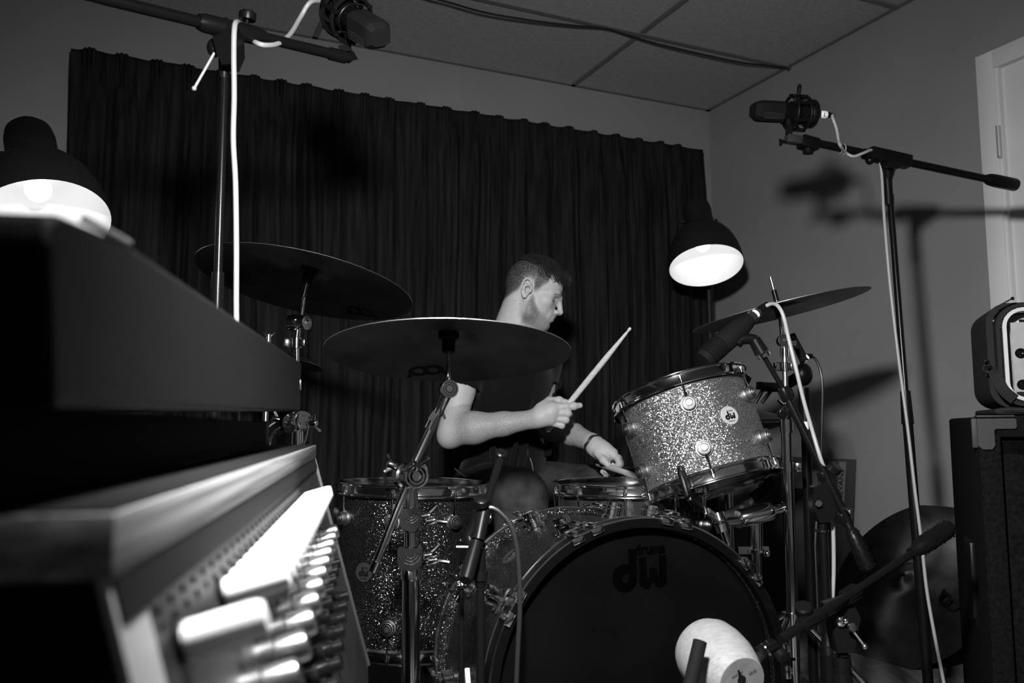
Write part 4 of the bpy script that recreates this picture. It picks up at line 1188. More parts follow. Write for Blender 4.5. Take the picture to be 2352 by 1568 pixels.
part('clutch', MB().tube([cj - bdir * .052, cj - bdir * .04, cj + bdir * .055, cj + bdir * .07], [.0135, .0165, .0165, .0130], 18), 'black_plastic', oh)
part('clutch_body', MB().prism([(-.022, .030), (.010, .034), (.024, .016), (.020, -.030), (.006, -.052), (-.008, -.050), (-.016, -.030)], .034, make_axis_frame(cj + Vector((.004, .017, -.022)), Vector((-.15, -1, .0)), bdir)), 'black_plastic', oh)
part('clutch_knob', MB().lathe([(.003, 0), (.003, .012), (.0145, .012), (.0155, .016), (.0155, .024), (.013, .027), (0, .027)], frame(cj + bdir * .036 + Vector((0, 0, .012)), Vector((.1, -.1, 1))), 18), 'black_plastic', oh)
part('pivot_cap', MB().lathe([(.008, 0), (.007, .003), (0, .004)], frame(P(530, 105, Y0 - .035), Vector((.2, -1, .1))), 16), 'chrome', oh)
part('t_handle', MB().tube([P(492, 122, Y0 - .02), P(446, 203, Y0 - .03)], .0026, 10).ball(P(446, 203, Y0 - .03), .0045, 10), 'satin', oh)
part('handle_boss', MB().ball(P(492, 110, Y0 - .01), (.013, .013, .017), 14).tube([P(505, 100, Y0), P(488, 118, Y0 - .015)], .010, 12), 'black_plastic', oh)
part('boom_tip', MB().tube([bb_ - bdir * .012, bb_ + bdir * .022], .0125, 14).bar(bb_ + bdir * .02, bb_ + bdir * .034, .012, .016), 'black_plastic', oh)
part('tip_screw', MB().prism([(.012 * math.cos(R(a)) * (1 if a % 120 == 0 else .45), .012 * math.sin(R(a)) * (1 if a % 120 == 0 else .45)) for a in range(0, 360, 60)], .007, frame(P(808, 132, 1.60), Vector((.9, -.4, 0)))), 'black_metal', oh)
mic_tripod(oh, ofoot, angs=(42, 105, 166), reach=.28)
ml = thing('condenser_microphone', 'black condenser microphone in a shock mount at the top left near the ceiling', 'microphone', P(790, 100, 1.60))
oa = P(770, 22, 1.60); mdir = (P(880, 88, 1.52) - P(765, 18, 1.62)).normalized()
MLM = large_mic(ml, oa, mdir, Vector((-.35, -.2, 1)), letter='R')
part('mount_post', MB().tube([oa + mdir * .04 + Vector((.005, 0, -.04)), P(800, 102, 1.60), P(798, 116, 1.60)], .0065, 10).bar(P(780, 116, 1.60), P(806, 112, 1.60), .016, .014), 'black_plastic', ml)
wc = [oa - mdir * .058, P(712, 6, 1.60), P(690, 40, 1.60), P(667, 78, 1.55), P(640, 100, 1.49), P(612, 104, 1.455), P(590, 99, 1.45), P(572, 86, 1.49), P(556, 62, 1.49), P(546, 51, 1.44), P(539, 60, 1.405), P(537, 120, 1.405), P(538, 220, 1.41), P(536, 320, 1.41), P(541, 420, 1.41), P(543, 560, 1.41), P(543, 720, 1.41), P(546, 900, 1.42)]
wcp = catmull(wc); last = wcp[-1]
wcp += [Vector((last.x, last.y, .3)), Vector((last.x - .02, last.y + .02, .02)), Vector((last.x - .2, last.y + .1, .008))]
single('microphone_cable', MB().tube(wcp, .0047, 10), 'white_cable', 'white cable hanging straight down from the overhead microphone at top left', 'cable')

# ---- right overhead
def rp(x, y): return P(x, y, 2.16 + (x - 1815) * .0003)
rtop = P(2040, 400, 2.235); rbot = P(2132, 1568, 2.155)
kf = (rtop.z) / (rtop.z - rbot.z); rfoot2 = rtop.lerp(rbot, kf); rfoot2.z = 0
ro = thing('boom_mic_stand', 'black boom stand holding the overhead microphone beside the door', 'stand', rfoot2)
part('pole', MB().tube([rfoot2.lerp(rtop, .02), rtop.lerp(rbot, .50)], .0125, 16).tube([rtop.lerp(rbot, .52), rtop], .0085, 14), 'black_metal', ro)
part('pole_sleeve', MB().tube([rtop.lerp(rbot, .515), rtop.lerp(rbot, .45)], [.0150, .0125], 16), 'black_plastic', ro)
part('pole_collar', MB().tube([P(2041, 450, 2.235), P(2038, 405, 2.235)], [.0115, .0125], 16).tube([P(2042, 470, 2.235), P(2041, 448, 2.235)], .0135, 16), 'black_plastic', ro)
b0, b1 = rp(1845, 322), rp(2272, 412)
rbd = (b1 - b0).normalized()
part('boom_arm', MB().tube([b0, b1], .0105, 16), 'black_metal', ro)
part('counterweight', MB().lathe([(.0115, 0), (.016, .012), (.018, .03), (.018, .095), (.016, .10), (0, .10)], frame(b1 - rbd * .012, rbd), 20), 'black_rubber', ro)
cj = rp(2040, 364)
part('clutch', MB().bar(rp(1995, 352), rp(2088, 373), .034, .034, (0, 0, 1), .004).tube([rp(1985, 353), rp(2003, 358)], .0150, 14), 'black_plastic', ro)
part('clutch_body', MB().tube([cj + Vector((0, 0, -.012)), P(2039, 412, 2.235)], [.024, .0125], 16).ball(rp(1998, 368), .012, 12), 'black_plastic', ro)
part('clutch_knob', MB().prism([(.024, 0), (.018, .010), (-.018, .010), (-.024, 0), (-.012, -.008), (.012, -.008)], .012, frame(P(2050, 382, 2.20), Vector((0, -1, 0)))), 'black_plastic', ro)
part('boom_tip', MB().bar(rp(1838, 325), rp(1875, 335), .036, .032, (0, 0, 1), .003).tube([rp(1857, 332), rp(1856, 352)], [.013, .014], 16), 'black_plastic', ro)
part('boom_joint', MB().bar(rp(1806, 318), rp(1842, 324), .024, .022, (0, 0, 1), .003).ball(rp(1812, 312), .007, 10), 'dark_grey', ro)
part('tip_screw', MB().prism([(.012 * math.cos(R(a)) * (1 if a % 120 == 0 else .45), .012 * math.sin(R(a)) * (1 if a % 120 == 0 else .45)) for a in range(0, 360, 60)], .007, frame(rp(1797, 326), Vector((-.7, -.7, 0)))), 'black_metal', ro)
mic_tripod(ro, rfoot2, angs=(105, 178, 250))
mr = thing('condenser_microphone', 'black condenser microphone in a shock mount beside the door', 'microphone', rp(1811, 300))
oa = P(1868, 262, 2.18); mdir = (P(1728, 254, 2.15) - oa).normalized()
large_mic(mr, oa, mdir, Vector((.08, -.25, 1)), letter='L')
part('mount_post', MB().tube([rp(1812, 275), rp(1811, 290)], .010, 12).bar(rp(1812, 288), rp(1812, 312), .016, .014), 'black_plastic', mr)
rc = [oa - mdir * .060, P(1912, 268, 2.170), P(1921, 295, 2.170), P(1926, 322, 2.165), P(1930, 334, 2.155), P(1942, 350, 2.190), P(1960, 359, 2.190), P(1982, 352, 2.190), P(2003, 345, 2.205), P(2018, 360, 2.225), P(2025, 400, 2.230), P(2031, 500, 2.220), P(2044, 650, 2.210), P(2061, 800, 2.200), P(2074, 900, 2.185), P(2087, 1000, 2.175), P(2102, 1130, 2.165), P(2116, 1240, 2.155), P(2128, 1350, 2.145), P(2145, 1450, 2.135), P(2168, 1568, 2.125)]
rcp = catmull(rc); q = rcp[-1]; rcp += [Vector((q.x + .03, q.y, .02)), Vector((q.x + .10, q.y - .05, .008)), Vector((q.x + .2, q.y - .1, .008))]
single('microphone_cable', MB().tube(rcp, .0042, 10), 'grey_cable', 'grey cable running down the boom stand beside the door', 'cable')
single('cable_tie', MB().tube([rp(1934, 343) + Vector((.011 * 0, .0135 * math.cos(a), .0135 * math.sin(a))) + rbd * .006 * math.sin(a * .5) for a in np.linspace(0, 12.5, 40)], .0016, 6), 'grey_cable', 'thin tie wound round the boom beside the door', 'cable tie')

# ---- tom microphone on a slanted boom
YT = 1.90
tmf = P(1902, 1500, 1.86); tmf.z = 0
tms = thing('boom_mic_stand', 'black boom stand with slanted arm reaching over the rack tom', 'stand', tmf)
hd = P(1752, 814, YT)
part('boom_arm', MB().tube([hd, P(1806, 905, YT)], .0058, 14), 'black_metal', tms)
part('boom_tube', MB().tube([P(1800, 896, YT), P(1952, 1205, 1.86)], .0090, 16), 'black_metal', tms)
part('boom_grip', grip(P(1797, 890, YT), P(1812, 920, YT), .0125).tube([P(1820, 902, YT), P(1808, 905, YT)], .011, 12), 'black_plastic', tms)
part('boom_grip', grip(P(1887, 1082, 1.88), P(1903, 1112, 1.88), .0125), 'black_plastic', tms)
part('boom_grip', grip(P(1931, 1178, 1.87), P(1946, 1206, 1.87), .0125), 'black_plastic', tms)
part('counterweight', handle_bumps(P(1946, 1200, 1.86), P(1998, 1312, 1.84), .009, .0165), 'black_rubber', tms)
cjt = P(1888, 1150, 1.88)
part('clutch_body', MB().prism([(-.022, .030), (.020, .050), (.040, .010), (.012, -.045), (-.012, -.045), (-.026, -.010)], .030, make_axis_frame(cjt + Vector((0, .015, 0)), Vector((0, -1, 0)), Vector((1, 0, 0)))), 'black_plastic', tms)
part('clutch_knob', MB().lathe([(.016, 0), (.016, .012), (.013, .015), (0, .015)], frame(P(1912, 1080, 1.87), Vector((.5, -.5, .7))), 16), 'black_plastic', tms)
part('pivot_cap', MB().lathe([(.0078, 0), (.007, .003), (0, .004)], frame(P(1880, 1156, 1.855), Vector((0, -1, .1))), 16), 'chrome', tms)
part('lever', MB().tube([P(1936, 1164, 1.86), P(1950, 1174, 1.84)], .003, 8).ball(P(1951, 1174, 1.84), .006, 12), 'chrome', tms)
pt = P(1888, 1195, 1.88)
part('pole', MB().tube([P(1889, 1180, 1.88), P(1900, 1460, 1.87)], .0090, 14).tube([P(1888, 1216, 1.88), P(1888, 1222, 1.88)], .0135, 14), 'black_metal', tms)
part('pole_ring', MB().lathe([(.009, -.002), (.0138, -.002), (.0138, .001), (.009, .001)], T(P(1888, 1218, 1.88)), 18, closed=True), 'chrome', tms)
part('base_grip', handle_bumps(P(1901, 1452, 1.87), P(1908, 1600, 1.86), .013, .0185), 'black_rubber', tms)
part('base_plate', MB().lathe([(0, 0), (.115, 0), (.118, .004), (.118, .014), (.105, .02), (.02, .026), (.016, .3), (0, .3)], T(tmf), 36), 'black_metal', tms)
part('mic_clip', MB().tube(catmull([P(1693, 790, YT), P(1702, 780, YT), P(1722, 778, YT), P(1736, 781, YT)]), .012, 12).tube([P(1732, 779, YT), hd + Vector((-.002, 0, .004))], [.0135, .0165], 14), 'black_plastic', tms)
part('clip_ring', MB().lathe([(.006, -.003), (.0165, -.004), (.0165, .004), (.006, .005)], frame(P(1754, 816, YT), P(1752, 814, YT) - P(1806, 905, YT)), 20, closed=True), 'chrome', tms)
tm = thing('dynamic_microphone', 'large black dynamic microphone pointing down at the rack tom', 'microphone', P(1670, 790, YT))
m0 = P(1614, 828, YT - .02); m1 = P(1722, 733, YT + .02); md = (m1 - m0).normalized(); ML_ = (m1 - m0).length
TMM = frame(m0, md)
part('mic_body', MB().lathe([(0, .0), (.0190, .0), (.0225, .006), (.0245, .02), (.0245, .062), (.0255, .066), (.0245, ML_ * .72), (.021, ML_ * .86), (.0165, ML_)], TMM, 28), 'black_matt', tm)
gz = MB()
for k in range(7): gz.lathe([(.0247, .012 + .007 * k), (.0256, .013 + .007 * k), (.0256, .0155 + .007 * k), (.0247, .0165 + .007 * k)], TMM, 28, closed=True)
part('mic_grille', gz, 'black_plastic', tm)
part('xlr_plug', MB().lathe([(.0135, ML_ - .004), (.0135, ML_ + .014), (.0105, ML_ + .015), (.0105, ML_ + .030)], TMM, 20), 'chrome_dull', tm)
part('cable_label', MB().lathe([(.0107, ML_ + .004), (.0112, ML_ + .005), (.0112, ML_ + .022), (.0107, ML_ + .023)], TMM, 20), 'white_label', tm)
part('cable_boot', MB().lathe([(.0105, ML_ + .028), (.0085, ML_ + .045), (.0055, ML_ + .062)], TMM, 16), 'black_rubber', tm)
e_ = TMM @ Vector((0, 0, ML_ + .05))
tcp = catmull([e_, P(1772, 698, YT + .02), P(1786, 702, YT), P(1799, 725, YT - .01), P(1812, 780, YT - .01), P(1828, 845, YT - .02), P(1846, 920, YT - .02), P(1866, 990, YT - .02), P(1884, 1050, YT - .03), P(1896, 1085, YT - .02), P(1906, 1130, YT - .0), P(1913, 1200, YT + .01), P(1915, 1300, YT + .02), P(1912, 1380, YT + .02), P(1907, 1460, YT + .03)])
q = tcp[-1]; tcp += [Vector((q.x, q.y + .01, .12)), Vector((q.x + .03, q.y + .05, .012)), Vector((q.x + .2, q.y + .15, .008))]
single('microphone_cable', MB().tube(tcp, .0045, 10), 'white_cable', 'light cable curving down from the rack tom microphone', 'cable')

# ---- hi-hat microphone behind
YH = 2.32
hf_ = P(1862, 1400, YH); hf_.z = 0
hms = thing('mic_stand', 'black microphone stand behind the chrome stand of the right crash', 'stand', hf_)
part('pole', MB().tube([hf_ + Vector((0, 0, .03)), P(1851, 1000, YH)], .0125, 14).tube([P(1851, 1000, YH), P(1846, 890, YH)], .0150, 14), 'black_metal', hms)
part('tape_band', MB().tube([P(1847, 986, YH - .001), P(1846, 968, YH - .001)], .0157, 16), 'white_label', hms, label='strip of white tape round the pole')
part('clutch_body', MB().ball(P(1845, 860, YH), (.026, .02, .032), 14), 'black_plastic', hms)
part('boom_arm', MB().tube([P(1838, 862, YH), P(1786, 895, YH)], .016, 14).tube([P(1795, 890, YH), P(1755, 888, YH - .01)], .013, 14).bar(P(1740, 885, YH - .01), P(1765, 888, YH - .01), .03, .02), 'black_plastic', hms)
part('hanger', MB().tube([P(1755, 890, YH), P(1735, 925, YH)], .005, 8).tube([P(1775, 892, YH), P(1750, 925, YH)], .005, 8), 'black_plastic', hms)
part('base_plate', MB().lathe([(0, 0), (.115, 0), (.118, .004), (.118, .014), (.105, .02), (.02, .03), (0, .03)], T(hf_), 36), 'black_metal', hms)
hm = thing('pencil_microphone', 'small black microphone behind the right crash cymbal tilter', 'microphone', P(1838, 800, YH))
part('mic_body', MB().tube([P(1818, 768, YH), P(1848, 830, YH - .02)], [.010, .0125], 14), 'black_matt', hm)
part('xlr_plug', MB().tube([P(1846, 826, YH - .02), P(1855, 819, YH - .02)], .0085, 14), 'white_label', hm)
part('cable_boot', MB().tube([P(1855, 819, YH - .02), P(1866, 817, YH - .02)], [.0085, .006], 12), 'black_rubber', hm)
hcp = catmull([P(1862, 817, YH - .02), P(1874, 826, YH - .02), P(1884, 850, YH - .02), P(1889, 890, YH - .02), P(1888, 960, YH - .01), P(1886, 1040, YH), P(1880, 1120, YH), P(1872, 1250, YH)])
q = hcp[-1]; hcp += [Vector((q.x, q.y, .2)), Vector((q.x + .04, q.y + .03, .01)), Vector((q.x + .12, q.y + .12, .008))]
single('microphone_cable', MB().tube(hcp, .0038, 8), 'black_cable', 'black cable hanging from the small microphone behind the right crash', 'cable')

# ---- kick drum: turned wooden microphone on a low boom
kb0, kb1 = P(1742, 1502, 1.42), P(2108, 1262, 1.66)
kd = (kb1 - kb0).normalized()
kj = P(1935, 1425, 1.55); kf_ = Vector((kj.x, kj.y, 0))
ks = thing('boom_mic_stand', 'low black boom stand whose arm crosses the bottom right to the bass drum', 'stand', kf_)
part('boom_arm', MB().tube([kb0.lerp(kb1, .12), kb0.lerp(kb1, .45)], .0082, 16).tube([kb0.lerp(kb1, .45), kb1 + kd * .01], .0072, 16).tube([P(1862, 1425, 1.50), P(1965, 1360, 1.57)], .0100, 16), 'black_metal', ks)
part('boom_grip', grip(P(1838, 1438, 1.48), P(1882, 1412, 1.51), .0125), 'black_plastic', ks)
part('boom_grip', grip(P(1938, 1375, 1.55), P(1968, 1355, 1.57), .0135), 'black_plastic', ks)
part('thumb_knob', MB().lathe([(.015, 0), (.015, .012), (.012, .015), (0, .015)], frame(P(1846, 1405, 1.50), Vector((-.2, -.5, .8))), 18), 'black_plastic', ks)
part('counterweight', handle_bumps(P(2092, 1270, 1.65), P(2186, 1208, 1.70), .010, .0175), 'black_rubber', ks)
part('arm_end_grip', grip(P(1742, 1502, 1.42), P(1778, 1480, 1.44), .0105), 'black_plastic', ks)
part('end_ring', MB().tube([P(1760, 1489, 1.43), P(1756, 1492, 1.43)], .0130, 16).tube([P(1766, 1486, 1.435), P(1763, 1487, 1.435)], .0125, 16), 'chrome', ks)
part('end_knob', MB().lathe([(.0115, 0), (.0115, .010), (.009, .012), (0, .012)], frame(P(1790, 1500, 1.43), Vector((.4, -.7, -.5))), 16), 'black_plastic', ks)
part('clutch_body', MB().prism([(-.030, .028), (.014, .040), (.030, .006), (.016, -.055), (-.014, -.055), (-.022, -.012)], .034, make_axis_frame(P(1928, 1420, 1.58) + Vector((0, .012, 0)), Vector((0, -1, 0)), Vector((1, 0, 0)))), 'black_plastic', ks)
part('pivot_cap', MB().ball(P(1932, 1426, 1.555), (.010, .006, .011), 14).ball(P(1942, 1425, 1.545), .006, 12), 'chrome', ks)
part('lever', MB().lathe([(0, 0), (.0075, 0), (.0075, .006), (0, .007)], frame(P(1955, 1440, 1.54), Vector((.2, -1, .2))), 16).tube([P(1957, 1446, 1.54), P(1985, 1482, 1.53)], .0026, 8).ball(P(1986, 1484, 1.53), .0055, 12), 'chrome_dull', ks)
part('pole', MB().tube([P(1932, 1450, 1.58), Vector((P(1934, 1500, 1.58).x, 1.58, .03))], .0105, 16).tube([P(1934, 1500, 1.58), P(1934, 1504, 1.58)], .0145, 16), 'black_metal', ks)
part('base_grip', handle_bumps(P(1934, 1508, 1.58), P(1937, 1640, 1.58), .015, .0175), 'black_rubber', ks)
part('base_plate', MB().lathe([(0, 0), (.115, 0), (.118, .004), (.118, .014), (.105, .02), (.02, .026), (0, .026)], T(Vector((P(1934, 1500, 1.58).x, 1.58, 0))), 36), 'black_metal', ks)
# the microphone
kc = P(1704, 1566, 1.30)                       # centre of its face
kax = Vector((.30, -.92, -.20)).normalized()      # the way its face looks
km = thing('wooden_microphone', 'turned pale wooden bass drum microphone with a burnt mark on its face', 'microphone', kc + Vector((0, 0, -.08)))
KM = make_axis_frame(kc, kax, Vector((.1, 0, 1)))
part('wooden_body', MB().lathe([(0, -.118), (.038, -.118), (.050, -.111), (.0555, -.096), (.0565, -.074), (.0535, -.046), (.047, -.023), (.038, 0), (.0365, .0005)], KM, 64), 'turned_wood', km)
kf2 = part('wooden_face', MB().lathe([(.0372, -.004), (.0372, .0008), (0, .0008)], KM, 56), 'turned_face', km, label='flat wooden end with a burnt mark')
fr_ = KM.to_3x3()
mk = MB()
mk.prism([(.007 * math.cos(R(a)) * (1.0 if abs(a - 90) > 50 else .85), .008 * math.sin(R(a)) + (.010 if abs(a - 90) < 30 else 0)) for a in range(0, 360, 20)], .0006, KM @ T(.004, .002, .0012) @ Matrix.Rotation(R(-60), 4, 'Z'))
for (ox, oy, n_, sz) in ((.012, .010, 9, .0030), (.016, -.016, 6, .0050), (-.014, -.004, 9, .0030)):     # rows of small burnt strokes
    for k in range(n_):
        mk.box(.0010, sz * (1 if k % 3 else .6), .0006, KM @ T(ox, oy, .0012) @ Matrix.Rotation(R(-60), 4, 'Z') @ T((k - n_ / 2) * .0022, 0, 0))
part('burnt_mark', mk, 'ink', kf2, smooth=False)
part('sound_hole', MB().lathe([(.0075, 0), (.0075, .002), (0, .002)], frame(P(1630, 1468, 1.335), Vector((-.1, -.6, .8))), 18), 'ink', km)
part('yoke', MB().tube([P(1608, 1472, 1.28), P(1588, 1560, 1.26), P(1570, 1640, 1.25)], .0102, 20).tube([P(1570, 1640, 1.25), P(1660, 1640, 1.40), P(1750, 1500, 1.42)], .008, 12), 'black_matt', km, label='black rod across the wooden body')

# ---- floor tom microphone stand in front of the bass drum
YF = 1.36
ff = P(1106, 1500, YF); ff.z = 0
fs_ = thing('mic_stand', 'black microphone stand in front of the bass drum shell', 'stand', ff)
part('pole', MB().tube([ff + Vector((0, 0, .02)), P(1103, 1330, YF)], .0068, 14).tube([P(1103, 1345, YF), P(1102, 1245, YF)], [.0085, .0095], 14), 'black_metal', fs_)
part('pole_collar', MB().tube([P(1103, 1338, YF), P(1103, 1326, YF)], .0098, 14).tube([P(1103, 1332, YF - .002), P(1103, 1310, YF - .002)], .0115, 14), 'black_plastic', fs_)
part('boom_arm', MB().tube([P(1150, 1048, YF + .10), P(1114, 1165, YF + .03)], .0063, 14), 'black_metal', fs_)
part('boom_cap', MB().lathe([(.0085, -.004), (.0105, -.002), (.0105, .006), (.008, .008), (0, .008)], frame(P(1150, 1045, YF + .10), Vector((.25, -.6, .7))), 22), 'black_plastic', fs_)
part('boom_sleeve', MB().tube([P(1112, 1172, YF), P(1098, 1240, YF - .02)], .0108, 16).lathe([(.0108, 0), (.012, .001), (.012, .005), (.0108, .006)], frame(P(1108, 1185, YF), Vector((-.15, 0, -1))), 18), 'black_plastic', fs_)
part('counterweight', MB().tube([P(1094, 1245, YF - .02), P(1072, 1325, YF - .05), P(1069, 1333, YF - .055)], [.0105, .0112, .0095], 18), 'black_rubber', fs_)
part('clutch_knob', MB().lathe([(.0125, -.004), (.0125, .006), (.010, .008), (0, .009)], frame(P(1106, 1152, YF - .01), Vector((.05, -.55, .85))), 18), 'black_plastic', fs_)
part('clutch_body', MB().tube([P(1102, 1175, YF), P(1076, 1230, YF + .01), P(1090, 1270, YF)], [.006, .008, .011], 12), 'black_plastic', fs_)
part('t_handle', MB().tube([P(1055, 1262, YF - .02), P(1050, 1315, YF - .02)], .0018, 8).ball(P(1058, 1242, YF - .02), .005, 10).ball(P(1048, 1324, YF - .02), .0065, 12).tube([P(1048, 1256, YF - .02), P(1075, 1256, YF - .02)], .0028, 8), 'black_gloss', fs_)
part('base_plate', MB().lathe([(0, 0), (.105, 0), (.108, .004), (.108, .014), (.09, .02), (.012, .024), (0, .024)], T(ff), 36), 'black_metal', fs_)
sm_ = thing('mic_stand', 'thin black upright with white lettered collar beside the bass drum hoop', 'stand', Vector((P(1058, 1500, 1.40).x, 1.40, 0)))
part('upright', MB().tube([Vector((P(1058, 1500, 1.40).x, 1.40, .02)), P(1060, 1340, 1.40)], .0042, 12), 'black_metal', sm_)
cb_ = part('collar', MB().tube([P(1060, 1350, 1.40), P(1062, 1328, 1.40)], .0078, 14), 'black_plastic', sm_)
part('collar_lettering', text_mb('SW', .011, make_axis_frame(P(1062, 1340, 1.391), Vector((0, -1, 0)), XR), .0003), 'white_label', cb_, smooth=False, label='white letters SW')
part('base_plate', MB().lathe([(0, 0), (.06, 0), (.06, .01), (.008, .02), (0, .02)], T(Vector((P(1058, 1500, 1.40).x, 1.40, 0))), 30), 'black_metal', sm_)
part('tape_strip', MB().tube([P(1076, 1568, 1.34), P(1073, 1536, 1.34)], .0034, 8), 'white_label', sm_) if False else None
fcp = catmull([P(1118, 1166, YF), P(1132, 1166, YF), P(1150, 1178, YF), P(1172, 1205, YF), P(1186, 1250, YF), P(1193, 1320, YF), P(1194, 1400, YF), P(1190, 1480, YF), P(1186, 1568, YF)])
q = fcp[-1]; fcp += [Vector((q.x, q.y, .1)), Vector((q.x - .02, q.y - .04, .012)), Vector((q.x - .1, q.y - .08, .008))]
single('microphone_cable', MB().tube(fcp, .0038, 8), 'black_cable', 'black cable curving down in front of the bass drum', 'cable')
single('cable_plug', MB().tube([P(1073, 1535, 1.33), P(1078, 1600, 1.33), Vector((P(1078, 1600, 1.33).x, 1.33, .0))], [.0038, .004, .004], 10), 'white_label', 'short white plug standing upright at the bottom edge by the bass drum', 'plug')
# ================================================================== console in the foreground
zt0 = P(265, 1172, .275).z
N_ = PZ(265, 1174, zt0); Fa = PZ(726, 1021, zt0)
e1 = (Fa - N_); CL = e1.length; e1.normalize()
eL = Vector((-e1.y, e1.x, 0)); eR = -eL
dn = N_.y
thk = zt0 - P(265, 1332, dn).z
DWd = .42
DM = Matrix(((eR.x, e1.x, 0, N_.x), (eR.y, e1.y, 0, N_.y), (0, 0, 1, 0), (0, 0, 0, 1)))     # local x right, y along, z up from the floor
con = thing('mixing_console', 'large mixing console with wooden shelf and sloping knob panel in the left foreground', 'console', DM)
part('wooden_shelf', MB().box(DWd, CL, thk - .0006, T(-DWd / 2, CL / 2, zt0 - thk / 2 - .0003), .0008), 'bamboo', con, local=True, label='pale striped wooden shelf edge')
part('shelf_top', MB().box(DWd - .002, CL - .002, .0012, T(-DWd / 2, CL / 2, zt0 - .0004), 0), 'black_matt', con, local=True, smooth=False, label='black top of the shelf')
TH = R(15.5); PHt = .34; sx, sz = math.sin(TH), -math.cos(TH)
zp = zt0 - thk
xin = -.004
def pan(t_, s_, h=0.0):          # along the console, down the panel, out of it
    return Vector((xin + s_ * sx + h * math.cos(TH), t_, zp + s_ * sz + h * math.sin(TH)))
def slab(t0, t1, s0, s1, h0, h1):
    vs = [pan(t, s, h) for t in (t0, t1) for s in (s0, s1) for h in (h0, h1)]
    return MB().add(vs, [(0, 1, 3, 2), (4, 6, 7, 5), (0, 4, 5, 1), (2, 3, 7, 6), (0, 2, 6, 4), (1, 5, 7, 3)])
part('panel', slab(.004, CL - .004, .0, PHt, -.002, .0), 'panel_grey', con, local=True, smooth=False)
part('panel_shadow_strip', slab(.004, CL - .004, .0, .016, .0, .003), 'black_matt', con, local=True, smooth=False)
part('near_cheek', slab(.0, .036, .0, PHt, -.001, .002), 'cheek_paint', con, local=True, smooth=False, label='pale edge of the end cheek')
part('far_cheek', slab(CL - .006, CL - .003, .0, PHt, -.004, .004), 'chrome_dull', con, local=True, smooth=False, label='bright metal trim at the far end')
part('cabinet', MB().box(DWd - .09, CL - .02, zp - .02, T(-DWd / 2 - .035, CL / 2, zp / 2), .004), 'black_matt', con, local=True)
# knobs: white tall ones, then silver ones, then black ones
def knob(prof):
    return MB().lathe(prof, None, 20)
wk = shared('white_knob', knob([(.0066, .0), (.0066, .003), (.0076, .004), (.0074, .031), (.0062, .0345), (0, .035)]), 'white_plastic')
wb = shared('knob_skirt', knob([(.0085, 0), (.0085, .0022), (.0064, .0026), (0, .0026)]), 'black_plastic')
sk = shared('silver_knob', knob([(.011, 0), (.011, .010), (.0095, .011), (.009, .026), (.008, .028), (0, .028)]), 'chrome_dull')
bk = shared('black_knob', knob([(.0085, 0), (.0085, .009), (.0070, .010), (.0066, .019), (0, .020)]), 'black_gloss')
nrm = Vector((math.cos(TH), 0, math.sin(TH)))
NK = 24
for k in range(NK):
    t_ = .072 if k == 0 else .172 + .588 * (k - 1) / (NK - 2)
    inst('white_knob', wk, con, frame(pan(t_, .038), nrm)); inst('knob_skirt', wb, con, frame(pan(t_, .038), nrm))
for k in range(11):
    t_ = .17 + .062 * k
    inst('silver_knob', sk, con, frame(pan(t_, .088), nrm))
    inst('black_knob', bk, con, frame(pan(t_ + .02, .128), nrm))
    inst('black_knob', bk, con, frame(pan(t_ + .01, .168), nrm))
mkn = MB()
for k in range(NK * 2):
    q = .03 + (CL - .06) * k / (NK * 2 - 1)
    for s_ in (.020, .0265):
        m_ = slab(q, q + .004, s_, s_ + .003, .0, .0008); mkn.add(m_.v, m_.f)
part('panel_legend', mkn, 'ink', con, local=True, smooth=False)

# ---- grey equipment case standing on the shelf
off = -.020
EC = thing('equipment_case', 'long dark grey equipment case standing on feet on top of the wooden console', 'case', DM @ T(off, 0, zt0 + .0005))
cF = DM.inverted() @ on_plane(690, 945, N_ + eR * off, eR); cT = DM.inverted() @ on_plane(690, 830, N_ + eR * off, eR)
cNb = DM.inverted() @ on_plane(125, 936, N_ + eR * off, eR); cNt = DM.inverted() @ on_plane(118, 470, N_ + eR * off, eR); cM = DM.inverted() @ on_plane(300, 562, N_ + eR * off, eR)
wd = .24
zb0 = zt0 + .0005
prof = [(cF.y, cF.z - zb0), (cF.y, cT.z - zb0), (cM.y, cM.z - zb0), (cNt.y + .012, cNt.z - zb0), (cNt.y + .003, cNt.z - zb0 - .004), (cNt.y, cNt.z - zb0 - .012), (cNb.y, cNb.z - zb0)]
mbx = MB().prism(prof, wd, Matrix(((0, 0, -1, 0), (1, 0, 0, 0), (0, 1, 0, 0), (0, 0, 0, 1))))
bo = part('case_body', mbx, 'equipment_grey', EC, local=True, smooth=False)
bv = bo.modifiers.new('edge', 'BEVEL'); bv.width = .003; bv.segments = 3; bv.limit_method = 'ANGLE'
bot = cF.z - zb0
for (fy) in ((cF.y - .12), (cNb.y + .04)):
    part('foot', MB().box(.05, .05, min(cF.z, cNb.z) - zb0 + .004, T(-.06, fy, (min(cF.z, cNb.z) - zb0) / 2 + .002), .004), 'black_rubber', EC, local=True)
    part('foot', MB().box(.05, .05, min(cF.z, cNb.z) - zb0 + .004, T(-.18, fy, (min(cF.z, cNb.z) - zb0) / 2 + .002), .004), 'black_rubber', EC, local=True)
part('case_base', MB().box(wd - .05, cF.y - cNb.y - .19, min(cF.z, cNb.z) - zb0 + .002, T(-.03 - (wd - .05) / 2, (cF.y + cNb.y) / 2 - .085, (min(cF.z, cNb.z) - zb0) / 2 + .001), .001), 'black_matt', EC, local=True)
a1 = DM.inverted() @ on_plane(200, 497, N_ + eR * off, eR); a2 = DM.inverted() @ on_plane(300, 556, N_ + eR * off, eR)
